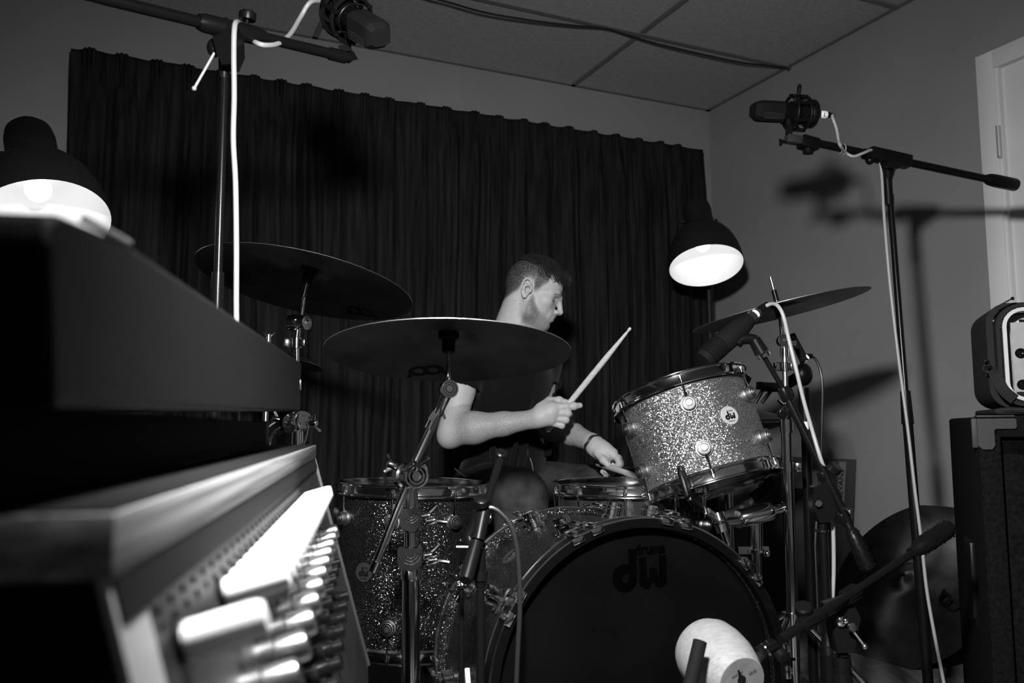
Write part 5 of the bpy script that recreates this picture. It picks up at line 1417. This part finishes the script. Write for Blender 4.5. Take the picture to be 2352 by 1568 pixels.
part('edge_highlight', MB().tube([Vector((-.001, a1.y, a1.z - zb0 - .001)), Vector((-.001, a2.y, a2.z - zb0 - .0005))], .0016, 8), 'mid_grey', EC, local=True, label='painted highlight along the top edge')  # pale tube standing in for a highlight on the bevelled edge
for zz in (.0, -.006):
    pass
sl = MB()
for dx in (.0, .010):
    sl.box(.003, .004, .016, T(-.0005, cF.y - .006 - dx, cT.z - zb0 - .035), .001)
part('catch', sl, 'chrome_dull', EC, local=True)
# ================================================================== the drummer
def v3(p): return np.array((p[0], p[1], p[2]), dtype=np.float32)
class Field:
    def __init__(self, lo, hi, h):
        self.lo = np.array(lo, np.float32); self.h = h
        self.n = np.ceil((np.array(hi) - self.lo) / h).astype(int) + 1
        self.a = np.full(self.n, 1.0, np.float32)
    def region(self, lo, hi):
        i0 = np.clip(np.floor((np.array(lo) - self.lo) / self.h).astype(int), 0, self.n)
        i1 = np.clip(np.ceil((np.array(hi) - self.lo) / self.h).astype(int) + 1, 0, self.n)
        if np.any(i1 <= i0): return None
        s = tuple(slice(a, b) for a, b in zip(i0, i1))
        ax = [self.lo[d] + self.h * np.arange(i0[d], i1[d], dtype=np.float32) for d in range(3)]
        return s, ax[0][:, None, None], ax[1][None, :, None], ax[2][None, None, :]
    def blend(self, s, d, k, sub=False):
        a = self.a[s]
        if sub:
            a, d = -a, d
        h = np.clip(.5 + .5 * (d - a) / k, 0, 1)
        r = d + (a - d) * h - k * h * (1 - h)
        self.a[s] = -r if sub else r
    def cone(self, p, q, r1, r2, k=.01, sub=False):
        p = v3(p); q = v3(q); m = max(r1, r2) + 2 * k + 4 * self.h
        g = self.region(np.minimum(p, q) - m, np.maximum(p, q) + m)
        if g is None: return
        s, X, Y, Z = g; d = q - p; L2 = max(float(d @ d), 1e-9)
        t = np.clip(((X - p[0]) * d[0] + (Y - p[1]) * d[1] + (Z - p[2]) * d[2]) / L2, 0, 1)
        dist = np.sqrt((X - p[0] - t * d[0]) ** 2 + (Y - p[1] - t * d[1]) ** 2 + (Z - p[2] - t * d[2]) ** 2) - (r1 + (r2 - r1) * t)
        self.blend(s, dist, k, sub)
    def ell(self, c, rad, A=None, k=.01, sub=False):
        """ellipsoid, rows of A are its axes"""
        c = v3(c); rad = np.array(rad, np.float32); A = np.eye(3, dtype=np.float32) if A is None else np.array(A, np.float32)
        m = rad.max() + 2 * k + 4 * self.h
        g = self.region(c - m, c + m)
        if g is None: return
        s, X, Y, Z = g; X = X - c[0]; Y = Y - c[1]; Z = Z - c[2]
        u = [(A[i, 0] * X + A[i, 1] * Y + A[i, 2] * Z) for i in range(3)]
        k0 = np.sqrt(sum((u[i] / rad[i]) ** 2 for i in range(3)))
        k1 = np.sqrt(sum((u[i] / rad[i] ** 2) ** 2 for i in range(3)))
        dist = k0 * (k0 - 1) / np.maximum(k1, 1e-6)
        self.blend(s, dist, k, sub)
    def mesh(self):
        a = self.a; h = self.h
        ins = a < 0
        c = np.zeros(tuple(self.n - 1), np.int8)
        for dx in (0, 1):
            for dy in (0, 1):
                for dz in (0, 1):
                    c += ins[dx:self.n[0] - 1 + dx, dy:self.n[1] - 1 + dy, dz:self.n[2] - 1 + dz]
        act = (c > 0) & (c < 8)
        idx = np.argwhere(act)
        ids = np.full(act.shape, -1, np.int32); ids[act] = np.arange(len(idx))
        off = np.array([(x, y, z) for x in (0, 1) for y in (0, 1) for z in (0, 1)])
        val = np.stack([a[idx[:, 0] + o[0], idx[:, 1] + o[1], idx[:, 2] + o[2]] for o in off], 1)
        acc = np.zeros((len(idx), 3), np.float64); cnt = np.zeros(len(idx))
        for i in range(8):
            for j in range(i + 1, 8):
                if np.abs(off[i] - off[j]).sum() != 1: continue
                m_ = (val[:, i] < 0) != (val[:, j] < 0)
                t = val[m_, i] / (val[m_, i] - val[m_, j])
                acc[m_] += off[i] + t[:, None] * (off[j] - off[i]); cnt[m_] += 1
        pos = self.lo + h * (idx + acc / cnt[:, None])
        quads = []
        for ax in range(3):
            b, c_ = [d for d in range(3) if d != ax]
            sl0 = [slice(None)] * 3; sl1 = [slice(None)] * 3
            sl0[ax] = slice(0, -1); sl1[ax] = slice(1, None)
            e = ins[tuple(sl0)] != ins[tuple(sl1)]
            w_ = np.argwhere(e)
            ok = (w_[:, b] > 0) & (w_[:, c_] > 0) & (w_[:, b] < self.n[b] - 1) & (w_[:, c_] < self.n[c_] - 1)
            w_ = w_[ok]
            fl = ins[tuple(sl0)][w_[:, 0], w_[:, 1], w_[:, 2]]
            def cell(db, dc):
                q = w_.copy(); q[:, b] -= db; q[:, c_] -= dc
                return ids[q[:, 0], q[:, 1], q[:, 2]]
            q = np.stack([cell(1, 1), cell(0, 1), cell(0, 0), cell(1, 0)], 1)
            flip = fl if ax != 1 else ~fl
            q[~flip] = q[~flip][:, ::-1]
            quads.append(q)
        return pos, np.concatenate(quads)
def field_obj(name, pos, quads, material, parent, attrs=None):
    M = np.array(WM[parent.name].inverted())
    p = pos @ M[:3, :3].T + M[:3, 3]
    me = bpy.data.meshes.new(name)
    me.vertices.add(len(p)); me.vertices.foreach_set('co', p.astype(np.float32).ravel())
    nq = len(quads)
    me.loops.add(nq * 4); me.loops.foreach_set('vertex_index', quads.astype(np.int32).ravel())
    me.polygons.add(nq); me.polygons.foreach_set('loop_start', np.arange(0, nq * 4, 4, dtype=np.int32))
    me.polygons.foreach_set('use_smooth', np.ones(nq, bool))
    me.update(calc_edges=True); me.validate()
    for k, val in (attrs or {}).items():
        at = me.attributes.new(k, 'FLOAT', 'POINT'); at.data.foreach_set('value', val.astype(np.float32))
    me.materials.append(MATS[material])
    o = bpy.data.objects.new(name, me); put(o, parent); return o

def skin_material():
    m = bpy.data.materials.new('skin'); m.use_nodes = True; nt = m.node_tree; b = nt.nodes['Principled BSDF']
    tc = nt.nodes.new('ShaderNodeTexCoord')
    def noise(s):
        n = nt.nodes.new('ShaderNodeTexNoise'); n.inputs['Scale'].default_value = s; n.inputs['Detail'].default_value = 2
        nt.links.new(tc.outputs['Object'], n.inputs['Vector']); return n
    tone = nt.nodes.new('ShaderNodeAttribute'); tone.attribute_name = 'tone'
    stub = nt.nodes.new('ShaderNodeAttribute'); stub.attribute_name = 'stubble'
    n1 = noise(420); r1 = nt.nodes.new('ShaderNodeMapRange')
    r1.inputs['From Min'].default_value = .26; r1.inputs['From Max'].default_value = .56
    nt.links.new(n1.outputs['Fac'], r1.inputs['Value'])
    mu = nt.nodes.new('ShaderNodeMath'); mu.operation = 'MULTIPLY'
    nt.links.new(r1.outputs[0], mu.inputs[0]); nt.links.new(stub.outputs['Fac'], mu.inputs[1])
    inv = nt.nodes.new('ShaderNodeMath'); inv.operation = 'SUBTRACT'; inv.inputs[0].default_value = 1.0
    nt.links.new(mu.outputs[0], inv.inputs[1])
    n2 = noise(70); r2 = nt.nodes.new('ShaderNodeMapRange'); r2.inputs['To Min'].default_value = .92; r2.inputs['To Max'].default_value = 1.08
    nt.links.new(n2.outputs['Fac'], r2.inputs['Value'])
    m1 = nt.nodes.new('ShaderNodeMath'); m1.operation = 'MULTIPLY'; nt.links.new(tone.outputs['Fac'], m1.inputs[0]); nt.links.new(inv.outputs[0], m1.inputs[1])
    m2 = nt.nodes.new('ShaderNodeMath'); m2.operation = 'MULTIPLY'; nt.links.new(m1.outputs[0], m2.inputs[0]); nt.links.new(r2.outputs[0], m2.inputs[1])
    nt.links.new(m2.outputs[0], b.inputs['Base Color'])
    b.inputs['Roughness'].default_value = .55; b.inputs['Specular IOR Level'].default_value = .3
    n3 = noise(260); bp = nt.nodes.new('ShaderNodeBump'); bp.inputs['Strength'].default_value = .25; bp.inputs['Distance'].default_value = .0015
    nt.links.new(n3.outputs['Fac'], bp.inputs['Height']); nt.links.new(bp.outputs[0], b.inputs['Normal'])
    MATS['skin'] = m
skin_material()

EAR_Y = 2.69
HO = P(1213, 672, EAR_Y)
HXv = Vector((.951, .0, -.309)); HZv = Vector((.309, 0, .951)); HYv = Vector((0, 1, 0))
HROT = np.array([HXv, HYv, HZv], np.float32)
def hp(x, y, z): return HO + HXv * x + HYv * y + HZv * z
def hell(F_, c, rad, k=.01, sub=False, rot=None):
    A = HROT if rot is None else np.array(rot, np.float32) @ HROT
    F_.ell(hp(*c), rad, A, k, sub)
fB = Vector((.80, -.60, 0)); rB = Vector((-.60, -.80, 0)); zB = Vector((0, 0, 1))       # torso: forward, his right, up
AB = np.array([fB, rB, zB], np.float32)
NECK = P(1162, 768, 2.72)
CHEST = NECK + Vector((.015, -.01, -.17)); BELLY = NECK + Vector((.0, .01, -.36)); PEL = Vector((BELLY.x - .02, BELLY.y + .03, .60))
SHR = P(1076, 806, 2.575); SHL = NECK - rB * .185 + Vector((.01, 0, -.065))
ELR = P(1040, 992, 2.50); WRR = P(1228, 962, 2.445)
ELL = P(1236, 962, 2.74); WRL = P(1360, 1017, 2.52)

def torso(F_, g=0.0):
    F_.ell(CHEST, (.105 + g, .175 + g, .17 + g), AB, .03)
    F_.ell(BELLY, (.110 + g, .155 + g, .15 + g), AB, .04)
    F_.ell(PEL, (.115 + g, .165 + g, .12 + g), AB, .04)
    for S in (SHR, SHL):
        F_.cone(NECK + Vector((0, 0, -.03)), S + Vector((0, 0, -.005)), .052 + g, .050 + g, .04)
        F_.cone(CHEST + Vector((0, 0, .06)), S + Vector((0, 0, -.03)), .07 + g, .052 + g, .03)
def arm_r(F_, g=0.0, full=True):
    mid = SHR.lerp(ELR, .5) + Vector((-.006, 0, 0))
    F_.cone(SHR, mid, .052 + g, .046 + g, .02); F_.cone(mid, ELR, .046 + g, .040 + g, .02)
    if full:
        m1 = ELR.lerp(WRR, .26) + Vector((0, -.004, .002)); m2 = ELR.lerp(WRR, .62)
        F_.cone(ELR, m1, .041, .0455, .02); F_.cone(m1, m2, .0450, .034, .02); F_.cone(m2, WRR, .034, .0255, .015)
        F_.ell(ELR + Vector((-.014, .004, -.018)), (.028, .03, .030), None, .02)
def arm_l(F_, g=0.0, full=True):
    mid = SHL.lerp(ELL, .5)
    F_.cone(SHL, mid, .052 + g, .046 + g, .02); F_.cone(mid, ELL, .046 + g, .040 + g, .02)
    if full:
        m1 = ELL.lerp(WRL, .28); m2 = ELL.lerp(WRL, .65)
        F_.cone(ELL, m1, .041, .046, .02); F_.cone(m1, m2, .046, .035, .02); F_.cone(m2, WRL, .035, .0265, .015)
def finger(F_, pts, r0=.0095, r1=.0078, k=.003):
    n = len(pts) - 1
    for i in range(n):
        F_.cone(pts[i], pts[i + 1], r0 + (r1 - r0) * i / n, r0 + (r1 - r0) * (i + 1) / n, k)
    for p in pts[1:-1]: F_.ell(p, (r0 * 1.06,) * 3, None, .003)

def person():
    t = thing('person', 'seated drummer in black T-shirt and jeans playing with two sticks', 'person', Vector((PEL.x, PEL.y, 0)))
    lo = (min(ELR.x, SHR.x) - .07, 2.28, .50); hi = (.40, 2.95, 1.33)
    F_ = Field(lo, hi, .0025)
    torso(F_, -.006); arm_r(F_); arm_l(F_)
    # neck
    F_.cone(NECK + Vector((.0, .005, -.05)), hp(-.012, 0, -.045), .066, .056, .03)
    F_.cone(NECK + Vector((.055, -.02, -.04)), hp(.022, 0, -.075), .045, .046, .03)
    # ---- head
    hell(F_, (.006, 0, .043), (.0835, .0745, .0715), .01)
    hell(F_, (-.022, 0, .018), (.056, .066, .058), .02)
    hell(F_, (.050, 0, .036), (.0535, .061, .052), .018)
    hell(F_, (.052, 0, -.025), (.046, .056, .056), .02)
    for s in (-1, 1):
        F_.cone(hp(.010, .056 * s, -.030), hp(.022, .050 * s, -.066), .016, .016, .02)
        F_.cone(hp(.022, .050 * s, -.066), hp(.074, .016 * s, -.090), .017, .015, .02)
        hell(F_, (.060, .046 * s, -.014), (.022, .018, .018), .018)
        F_.cone(hp(.103, .010 * s, .013), hp(.090, .031 * s, .0155), .0088, .0085, .009); F_.cone(hp(.090, .031 * s, .0155), hp(.070, .047 * s, .012), .0085, .0080, .009)
    hell(F_, (.0805, 0, -.087), (.0165, .020, .0165), .012)
    hell(F_, (.084, 0, -.055), (.020, .030, .026), .014)
    hell(F_, (.055, 0, -.078), (.035, .036, .020), .02)
    for s in (-1, 1):                                                  # eye sockets and lids
        hell(F_, (.0985, .033 * s, -.002), (.017, .016, .0110), .008, True)
        hell(F_, (.0760, .031 * s, -.003), (.0125, .0140, .0115), .004)
        F_.cone(hp(.0885, .020 * s, -.0070), hp(.0830, .043 * s, -.0060), .0022, .0022, .001, True)
    F_.cone(hp(.1035, 0, .004), hp(.1165, 0, -.028), .0085, .0088, .008)     # nose
    hell(F_, (.1165, 0, -.030), (.0085, .0095, .0080), .006)
    F_.cone(hp(.113, 0, -.034), hp(.102, 0, -.040), .006, .006, .006)
    for s in (-1, 1):
        hell(F_, (.1045, .0105 * s, -.0345), (.0105, .0070, .0072), .005)
        hell(F_, (.1085, .0070 * s, -.0415), (.0055, .0030, .0030), .002, True)
    F_.cone(hp(.0985, -.014, -.0520), hp(.0985, .014, -.0520), .0075, .0075, .006)    # lips
    hell(F_, (.1030, 0, -.0510), (.0055, .012, .0055), .004)
    F_.cone(hp(.0965, -.012, -.0640), hp(.0965, .012, -.0640), .0080, .0080, .006)
    F_.cone(hp(.1065, -.003, -.0578), hp(.090, .026, -.0588), .0020, .0016, .0015, True)
    F_.cone(hp(.1065, .003, -.0578), hp(.090, -.026, -.0588), .0020, .0016, .0015, True)
    hell(F_, (.1015, 0, -.0745), (.006, .016, .005), .006, True)
    for s in (-1, 1):                                                  # ears
        ca, sa = math.cos(R(12)), math.sin(R(12))
        y0 = .0745 * s; yo = .0865 * s
        def ep(x, z, y): return hp(-.007 + x * ca - z * sa * .6, y, -.001 + z * ca + x * sa * .3)
        F_.ell(ep(0, 0, .0765 * s), (.0155, .0055, .0270), HROT, .006)
        pts = []
        for a in range(-25, 236, 20):
            pts.append(ep(.0155 * math.cos(R(a)) * (1.0 if a < 150 else .95), .004 + .0265 * math.sin(R(a)) if a < 180 else .004 + .030 * math.sin(R(a)), (yo if 20 < a < 215 else y0 + .005 * s)))
        for a, b in zip(pts, pts[1:]): F_.cone(a, b, .0033, .0033, .002)
        F_.ell(ep(-.001, -.0245, .080 * s), (.0080, .0048, .0080), HROT, .005)
        F_.ell(ep(.0035, -.001, .0820 * s), (.0078, .0130, .0125), HROT, .002, True)
        F_.ell(ep(.001, .0175, .0840 * s), (.0090, .0095, .0052), HROT, .002, True)
        F_.cone(ep(-.006, .008, .0825 * s), ep(.004, .0085, .0825 * s), .0024, .0020, .003)
        F_.ell(ep(.0135, -.004, .0790 * s), (.0035, .0045, .0060), HROT, .004)
    # ---- right hand, gripping the raised stick
    Yh = 2.435
    q = lambda x, y, d=0: P(x, y, Yh + d)
    F_.cone(WRR, q(1262, 948), .0265, .030, .012)
    F_.cone(q(1240, 955), q(1272, 938, -.004), .024, .0185, .014); F_.cone(q(1240, 962), q(1264, 964, -.002), .022, .0165, .014)
    F_.ell(q(1258, 950, .006), (.030, .022, .026), None, .012)
    finger(F_, [q(1268, 935, -.006), q(1300, 934, -.010), q(1318, 932.5, -.006), q(1332, 931, .0)], .0118, .0084)
    finger(F_, [q(1270, 947, -.006), q(1304, 949, -.012), q(1306, 952, .016), q(1288, 955, .030)], .0115, .0085)
    finger(F_, [q(1267, 960, -.004), q(1299, 964, -.008), q(1300, 966, .018), q(1283, 966, .030)], .0108, .0082)
    finger(F_, [q(1262, 970, .0), q(1290, 977, -.002), q(1290, 978, .018), q(1276, 976, .028)], .0096, .0076)
    F_.cone(q(1244, 938, .008), q(1262, 922, .018), .019, .0145, .012)
    finger(F_, [q(1262, 921, .018), q(1284, 920, .026), q(1308, 926, .026)], .0130, .0090)
    # ---- left hand over the snare
    Yg = 2.50
    g = lambda x, y, d=0: P(x, y, Yg + d)
    F_.cone(WRL, g(1384, 1035, -.01), .027, .028, .012)
    F_.cone(g(1370, 1025), g(1405, 1042, -.03), .024, .019, .014); F_.cone(g(1366, 1030), g(1392, 1056, -.02), .022, .015, .012)
    finger(F_, [g(1398, 1038, -.025), g(1420, 1053, -.045), g(1424, 1066, -.050), g(1412, 1074, -.045)], .0115, .0085)
    finger(F_, [g(1402, 1044, -.015), g(1424, 1062, -.025), g(1420, 1076, -.025), g(1404, 1080, -.02)], .0112, .0083)
    finger(F_, [g(1396, 1052, .0), g(1414, 1074, -.005), g(1404, 1085, -.01), g(1392, 1082, -.01)], .0106, .0080)
    finger(F_, [g(1390, 1058, .01), g(1402, 1080, .008), g(1392, 1088, .0), g(1384, 1083, .0)], .0094, .0075)
    finger(F_, [g(1372, 1040, -.025), g(1386, 1056, -.045), g(1399, 1070, -.055)], .0125, .0090)
    pos, quads = F_.mesh()
    # masks in head coordinates
    d = pos - np.array(HO); hx = d @ np.array(HXv); hy = d @ np.array(HYv); hz = d @ np.array(HZv)
    head = (np.abs(hx) < .14) & (np.abs(hy) < .10) & (hz > -.13)
    def ss(a, b, x): t_ = np.clip((x - a) / (b - a), 0, 1); return t_ * t_ * (3 - 2 * t_)
    line = np.interp(hx, [-.10, -.065, -.045, -.030, -.022, -.005, .010, .018, .030, .040, .052, .058, .066, .10], [-.050, -.046, -.022, -.006, .028, .036, .030, .004, .012, .028, .040, .075, .082, .080])
    buzz = ss(-.010, .012, hz - line) * head
    buzz *= 1 - .0 * hx
    ear = (np.abs(hy) > .0765) & (hx > -.032) & (hx < .018) & (hz > -.034) & (hz < .032)
    buzz[ear] = 0
    beard = ss(0, .026, np.interp(hx, [.0, .018, .03, .06, .085, .12], [-.03, -.006, -.022, -.044, -.046, -.044]) - hz) * ss(-.118, -.100, hz - .0) * ss(.000, .016, hx) * head
    must = ss(0, .005, hz + .0575) * ss(0, .004, -.043 - hz) * ss(.08, .09, hx) * head * (np.abs(hy) < .03)
    lips = (((hz > -.0655) & (hz < -.052) & (hx > .096) & (np.abs(hy) < .022)) * head)
    brow = np.exp(-((hz - (.0185 - .25 * (np.abs(hy) - .028) ** 2 * 60)) / .0042) ** 2) * ((np.abs(hy) > .010) & (np.abs(hy) < .050) & (hx > .075)) * head
    lash = ((np.abs(hz + .0065) < .0022) & (np.abs(hy) > .018) & (np.abs(hy) < .044) & (hx > .078)) * head
    tone = np.full(len(pos), .36)
    tone = tone * (1 - .25 * lips) * (1 - .72 * brow) * (1 - .75 * lash) * (1 - .55 * buzz) * (1 - .22 * beard)
    ev = ((hx - .098) / .012) ** 2 + ((hz + .004) / .009) ** 2
    tone = tone * (1 - .30 * np.exp(-ev) * head)  # shade of the eye sockets painted into the skin tone
    for (x, y, z, r_) in ((-.030, -.06, -.045, .0016), (-.012, -.066, -.050, .0018), (-.006, -.068, -.037, .0012)):
        tone = np.where((hx - x) ** 2 + (hz - z) ** 2 < r_ ** 2, .2, tone)
    stub = np.maximum.reduce([.97 * buzz * (.78 + .22 * ss(.0, .05, hz - line)), 0.60 * beard * (.55 + .45 * ss(.075, .03, hx)), .42 * must])
    # arms are a little darker than the face and carry fine hair on the forearms
    for (A_, B_) in ((ELR, WRR), (ELL, WRL)):
        a_ = np.array(A_); dv = np.array(B_) - a_; tt = ((pos - a_) @ dv) / (dv @ dv)
        dist = np.linalg.norm(pos - a_ - np.clip(tt, 0, 1)[:, None] * dv, axis=1)
        hair = ss(-.05, .15, tt) * (1 - ss(.85, 1.1, tt)) * (dist < .075)
        stub = np.maximum(stub, .40 * hair)
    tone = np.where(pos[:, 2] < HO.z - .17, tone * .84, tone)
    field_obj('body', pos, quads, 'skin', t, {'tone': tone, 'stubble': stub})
    # ---- T-shirt
    S = Field((SHR.x - .10, 2.40, .52), (.36, 3.0, 1.10), .0042)
    torso(S, .006); 
    for (A_, B_) in ((SHR, ELR), (SHL, ELL)):
        e = A_.lerp(B_, .56)
        S.cone(A_, e, .064, .059, .03)
    # folds
    rn = random.Random(5)
    for k in range(16):
        a = rn.uniform(-1.3, 1.3); z0 = rn.uniform(.60, .92)
        p0 = Vector((BELLY.x, BELLY.y, z0)) + fB * .125 * math.cos(a) + rB * .17 * math.sin(a)
        p1 = p0 + Vector((rn.uniform(-.04, .04), rn.uniform(-.03, .03), rn.uniform(.05, .14)))
        S.cone(p0, p1, .010, .006, .012)
    S.ell(hp(-.010, 0, -.105), (.074, .078, .085), HROT, .008, True)               # neck opening
    for (A_, B_) in ((SHR, ELR), (SHL, ELL)):                                     # sleeve openings
        dv = (B_ - A_).normalized(); e = A_.lerp(B_, .56)
        S.cone(e + dv * .030, e + dv * .10, .075, .09, .003, True)
    pos, quads = S.mesh()
    field_obj('t_shirt', pos, quads, 'shirt_cloth', t)
    # ---- jeans
    J = Field((-.32, 2.02, .05), (.56, 3.0, .74), .006)
    HR = PEL + rB * .085 + Vector((.0, 0, -.02)); HL = PEL - rB * .085 + Vector((0, 0, -.02))
    KR = P(1192, 1142, 2.26); KL = P(1440, 1130, 2.62)
    AR = Vector((KR.x + .04, KR.y - .10, .11)); AL = Vector((KL.x + .03, KL.y - .06, .11))
    J.ell(PEL + Vector((0, 0, -.015)), (.128, .178, .115), AB, .03)
    J.cone(HR, KR, .100, .074, .03); J.cone(KR, KR.lerp(AR, .35), .073, .070, .02); J.cone(KR.lerp(AR, .35), AR, .070, .052, .02)
    J.cone(HL, KL, .100, .072, .03); J.cone(KL, KL.lerp(AL, .35), .072, .068, .02); J.cone(KL.lerp(AL, .35), AL, .068, .052, .02)
    for k in range(14):
        u_ = rn.random(); A_, B_ = rn.choice(((HR, KR), (HL, KL))); p0 = A_.lerp(B_, .15 + .8 * u_) + Vector((rn.uniform(-.04, .04), -.06, rn.uniform(-.02, .02)))
        J.cone(p0, p0 + Vector((rn.uniform(-.06, .06), .0, rn.uniform(-.04, .01))), .010, .006, .014)
    pos, quads = J.mesh()
    jn = field_obj('jeans', pos, quads, 'denim', t)
    sm = MB()
    for pts in ([P(1218, 1052, 2.50), P(1224, 1075, 2.47), P(1224, 1100, 2.45), P(1220, 1116, 2.44)], [P(1045, 1076, 2.60), P(1062, 1090, 2.58), P(1085, 1104, 2.56)]):
        sm.tube(catmull(pts), .0016, 6)
    part('seam', sm, 'denim_stitch', jn)
    for A_, s in ((AR, 1), (AL, -1)):
        d_ = Vector((.45, -.9, 0)).normalized() if s > 0 else Vector((.75, -.66, 0)).normalized()
        F2 = Field(A_ + Vector((-.2, -.25, -.12)), A_ + Vector((.25, .2, .06)), .006)
        F2.cone(A_ + Vector((0, 0, -.06)) - d_ * .05, A_ + Vector((0, 0, -.075)) + d_ * .14, .040, .034, .02)
        F2.cone(A_ + Vector((0, 0, -.02)), A_ + Vector((0, 0, -.06)), .045, .045, .02)
        pos, quads = F2.mesh(); field_obj('shoe', pos, quads, 'leather_dark', t)
    # ---- hair: close cap and forward-combed strands
    hm = MB()
    rn = random.Random(11)
    def skull(th, ph, g=.0):      # th from the top, ph round from the face
        x = .006 + (.0835 + g) * math.sin(th) * math.cos(ph); y = (.0745 + g) * math.sin(th) * math.sin(ph); z = .043 + (.0715 + g) * math.cos(th)
        if ph is not None and math.cos(ph) > 0:
            x += .012 * math.sin(th) * math.cos(ph) ** 2
        return x, y, z
    vs = []; fs = []; NT, NP = 12, 48
    for i in range(NT + 1):
        for j in range(NP):
            ph = 2 * math.pi * j / NP
            mx_ = .95 + .12 * math.cos(ph) - .18 * math.cos(2 * ph) * (1 if math.cos(ph) > 0 else .6)
            th = mx_ * i / NT
            gg = .011 * (1 - (i / NT) ** 3) + .002
            vs.append(hp(*skull(th, ph, gg)))
    for i in range(NT):
        for j in range(NP): fs.append((i * NP + j, i * NP + (j + 1) % NP, (i + 1) * NP + (j + 1) % NP, (i + 1) * NP + j))
    hm.add(vs, fs)
    def strand(pts, r_):
        hm.tube([hp(*p) for p in pts], [r_ * .8, r_, r_ * .8, r_ * .25][:len(pts)], 4, cap=False)
    for k in range(1500):
        ph = rn.uniform(-math.pi, math.pi); th = rn.uniform(.05, 1.0 + .1 * math.cos(ph))
        x, y, z = skull(th, ph, .004)
        L = rn.uniform(.022, .040)
        dx = 1.0; dy = .35 * math.sin(ph) + rn.uniform(-.2, .2)
        pts = [(x, y, z)]
        for q_ in (1, 2, 3):
            x2 = x + dx * L * q_ / 3; y2 = y + dy * L * q_ / 3
            e = ((x2 - .012) / .092) ** 2 + (y2 / .078) ** 2
            zs = .043 + .078 * math.sqrt(max(1 - e, 0.0)) if e < 1 else .043
            lift = .005 + .004 * math.sin(q_)
            pts.append((x2, y2, max(zs + lift - (.004 * q_ if e > .85 else 0), z - .012 * q_)))
        strand(pts, .0012)
    for k in range(140):          # fringe falling over the far side of the forehead
        y0 = rn.uniform(-.035, .055); x0 = .070 + rn.uniform(-.012, .012)
        z0 = .094 - .25 * abs(y0) ** 1.4
        L = rn.uniform(.6, 1.0) * (1.0 if y0 > -.01 else .55)
        strand([(x0, y0, z0 + .006), (x0 + .020, y0 + .006, z0 + .006), (x0 + .034, y0 + .010, z0 - .014 * L), (x0 + .040, y0 + .012, z0 - .040 * L)], .0014)
    for k in range(8):            # loose curl at the temple
        o = rn.uniform(-.0012, .0012)
        strand([(.062 + o, -.052, .088), (.078 + o, -.058, .072), (.076 + o, -.062, .054), (.066 + o, -.062, .044)], .0009)
    part('hair', hm, 'hair_dark', t)
    bl = MB()
    wd_ = (g(1384, 1035, -.01) - WRL).normalized(); Fw = frame(WRL + wd_ * .004, wd_)
    for zz, rr in ((0, .0305), (.006, .0315)):
        bl.tube([Fw @ Vector((rr * math.cos(a), rr * .92 * math.sin(a), zz + .002 * math.sin(5 * a))) for a in np.linspace(0, 6.283, 41)[:-1]], .0032, 8, closed=True)
    part('bracelet', bl, 'leather_dark', t, label='dark braided bracelet')
    return t
person()
# drumsticks
def stick(a, b, label):
    a = Vector(a); b = Vector(b); F = frame(a, b - a); L = (b - a).length
    o = single('drumstick', MB().lathe([(0, 0), (.0055, .0005), (.0084, .004), (.0088, L * .5), (.0082, L * .72), (.0042, L - .022), (.0030, L - .013), (.0044, L - .008), (.0046, L - .004), (.003, L - .0006), (0, L)], F, 18), 'stick_wood', label, 'drumstick')
s0, s1 = P(1310, 923, 2.435 + .012), P(1449, 752, 2.33)
dd = (s1 - s0).normalized()
stick(s1 - dd * .400, s1, 'wooden drumstick held up in the raised hand')
s0, s1 = P(1398, 1073, 2.45), P(1482, 1100, 2.16)
dd = (s1 - s0).normalized()
stick(s1 - dd * .400, s1, 'wooden drumstick held low over the snare drum')
# drum throne under the player
dt = thing('drum_throne', 'round padded drum stool the drummer sits on', 'stool', Vector((PEL.x - .02, PEL.y + .02, 0)))
tz = PEL.z - .125
part('cushion', MB().lathe([(0, tz - .07), (.15, tz - .07), (.165, tz - .055), (.168, tz - .02), (.155, tz - .004), (0, tz)], T(PEL.x - .02, PEL.y + .02, 0), 36), 'black_matt', dt)
part('post', MB().tube([Vector((PEL.x - .02, PEL.y + .02, .05)), Vector((PEL.x - .02, PEL.y + .02, tz - .07))], .014, 14), 'chrome', dt)
tripod(dt, Vector((PEL.x - .02, PEL.y + .02, 0)), .20, .22, a0=50)
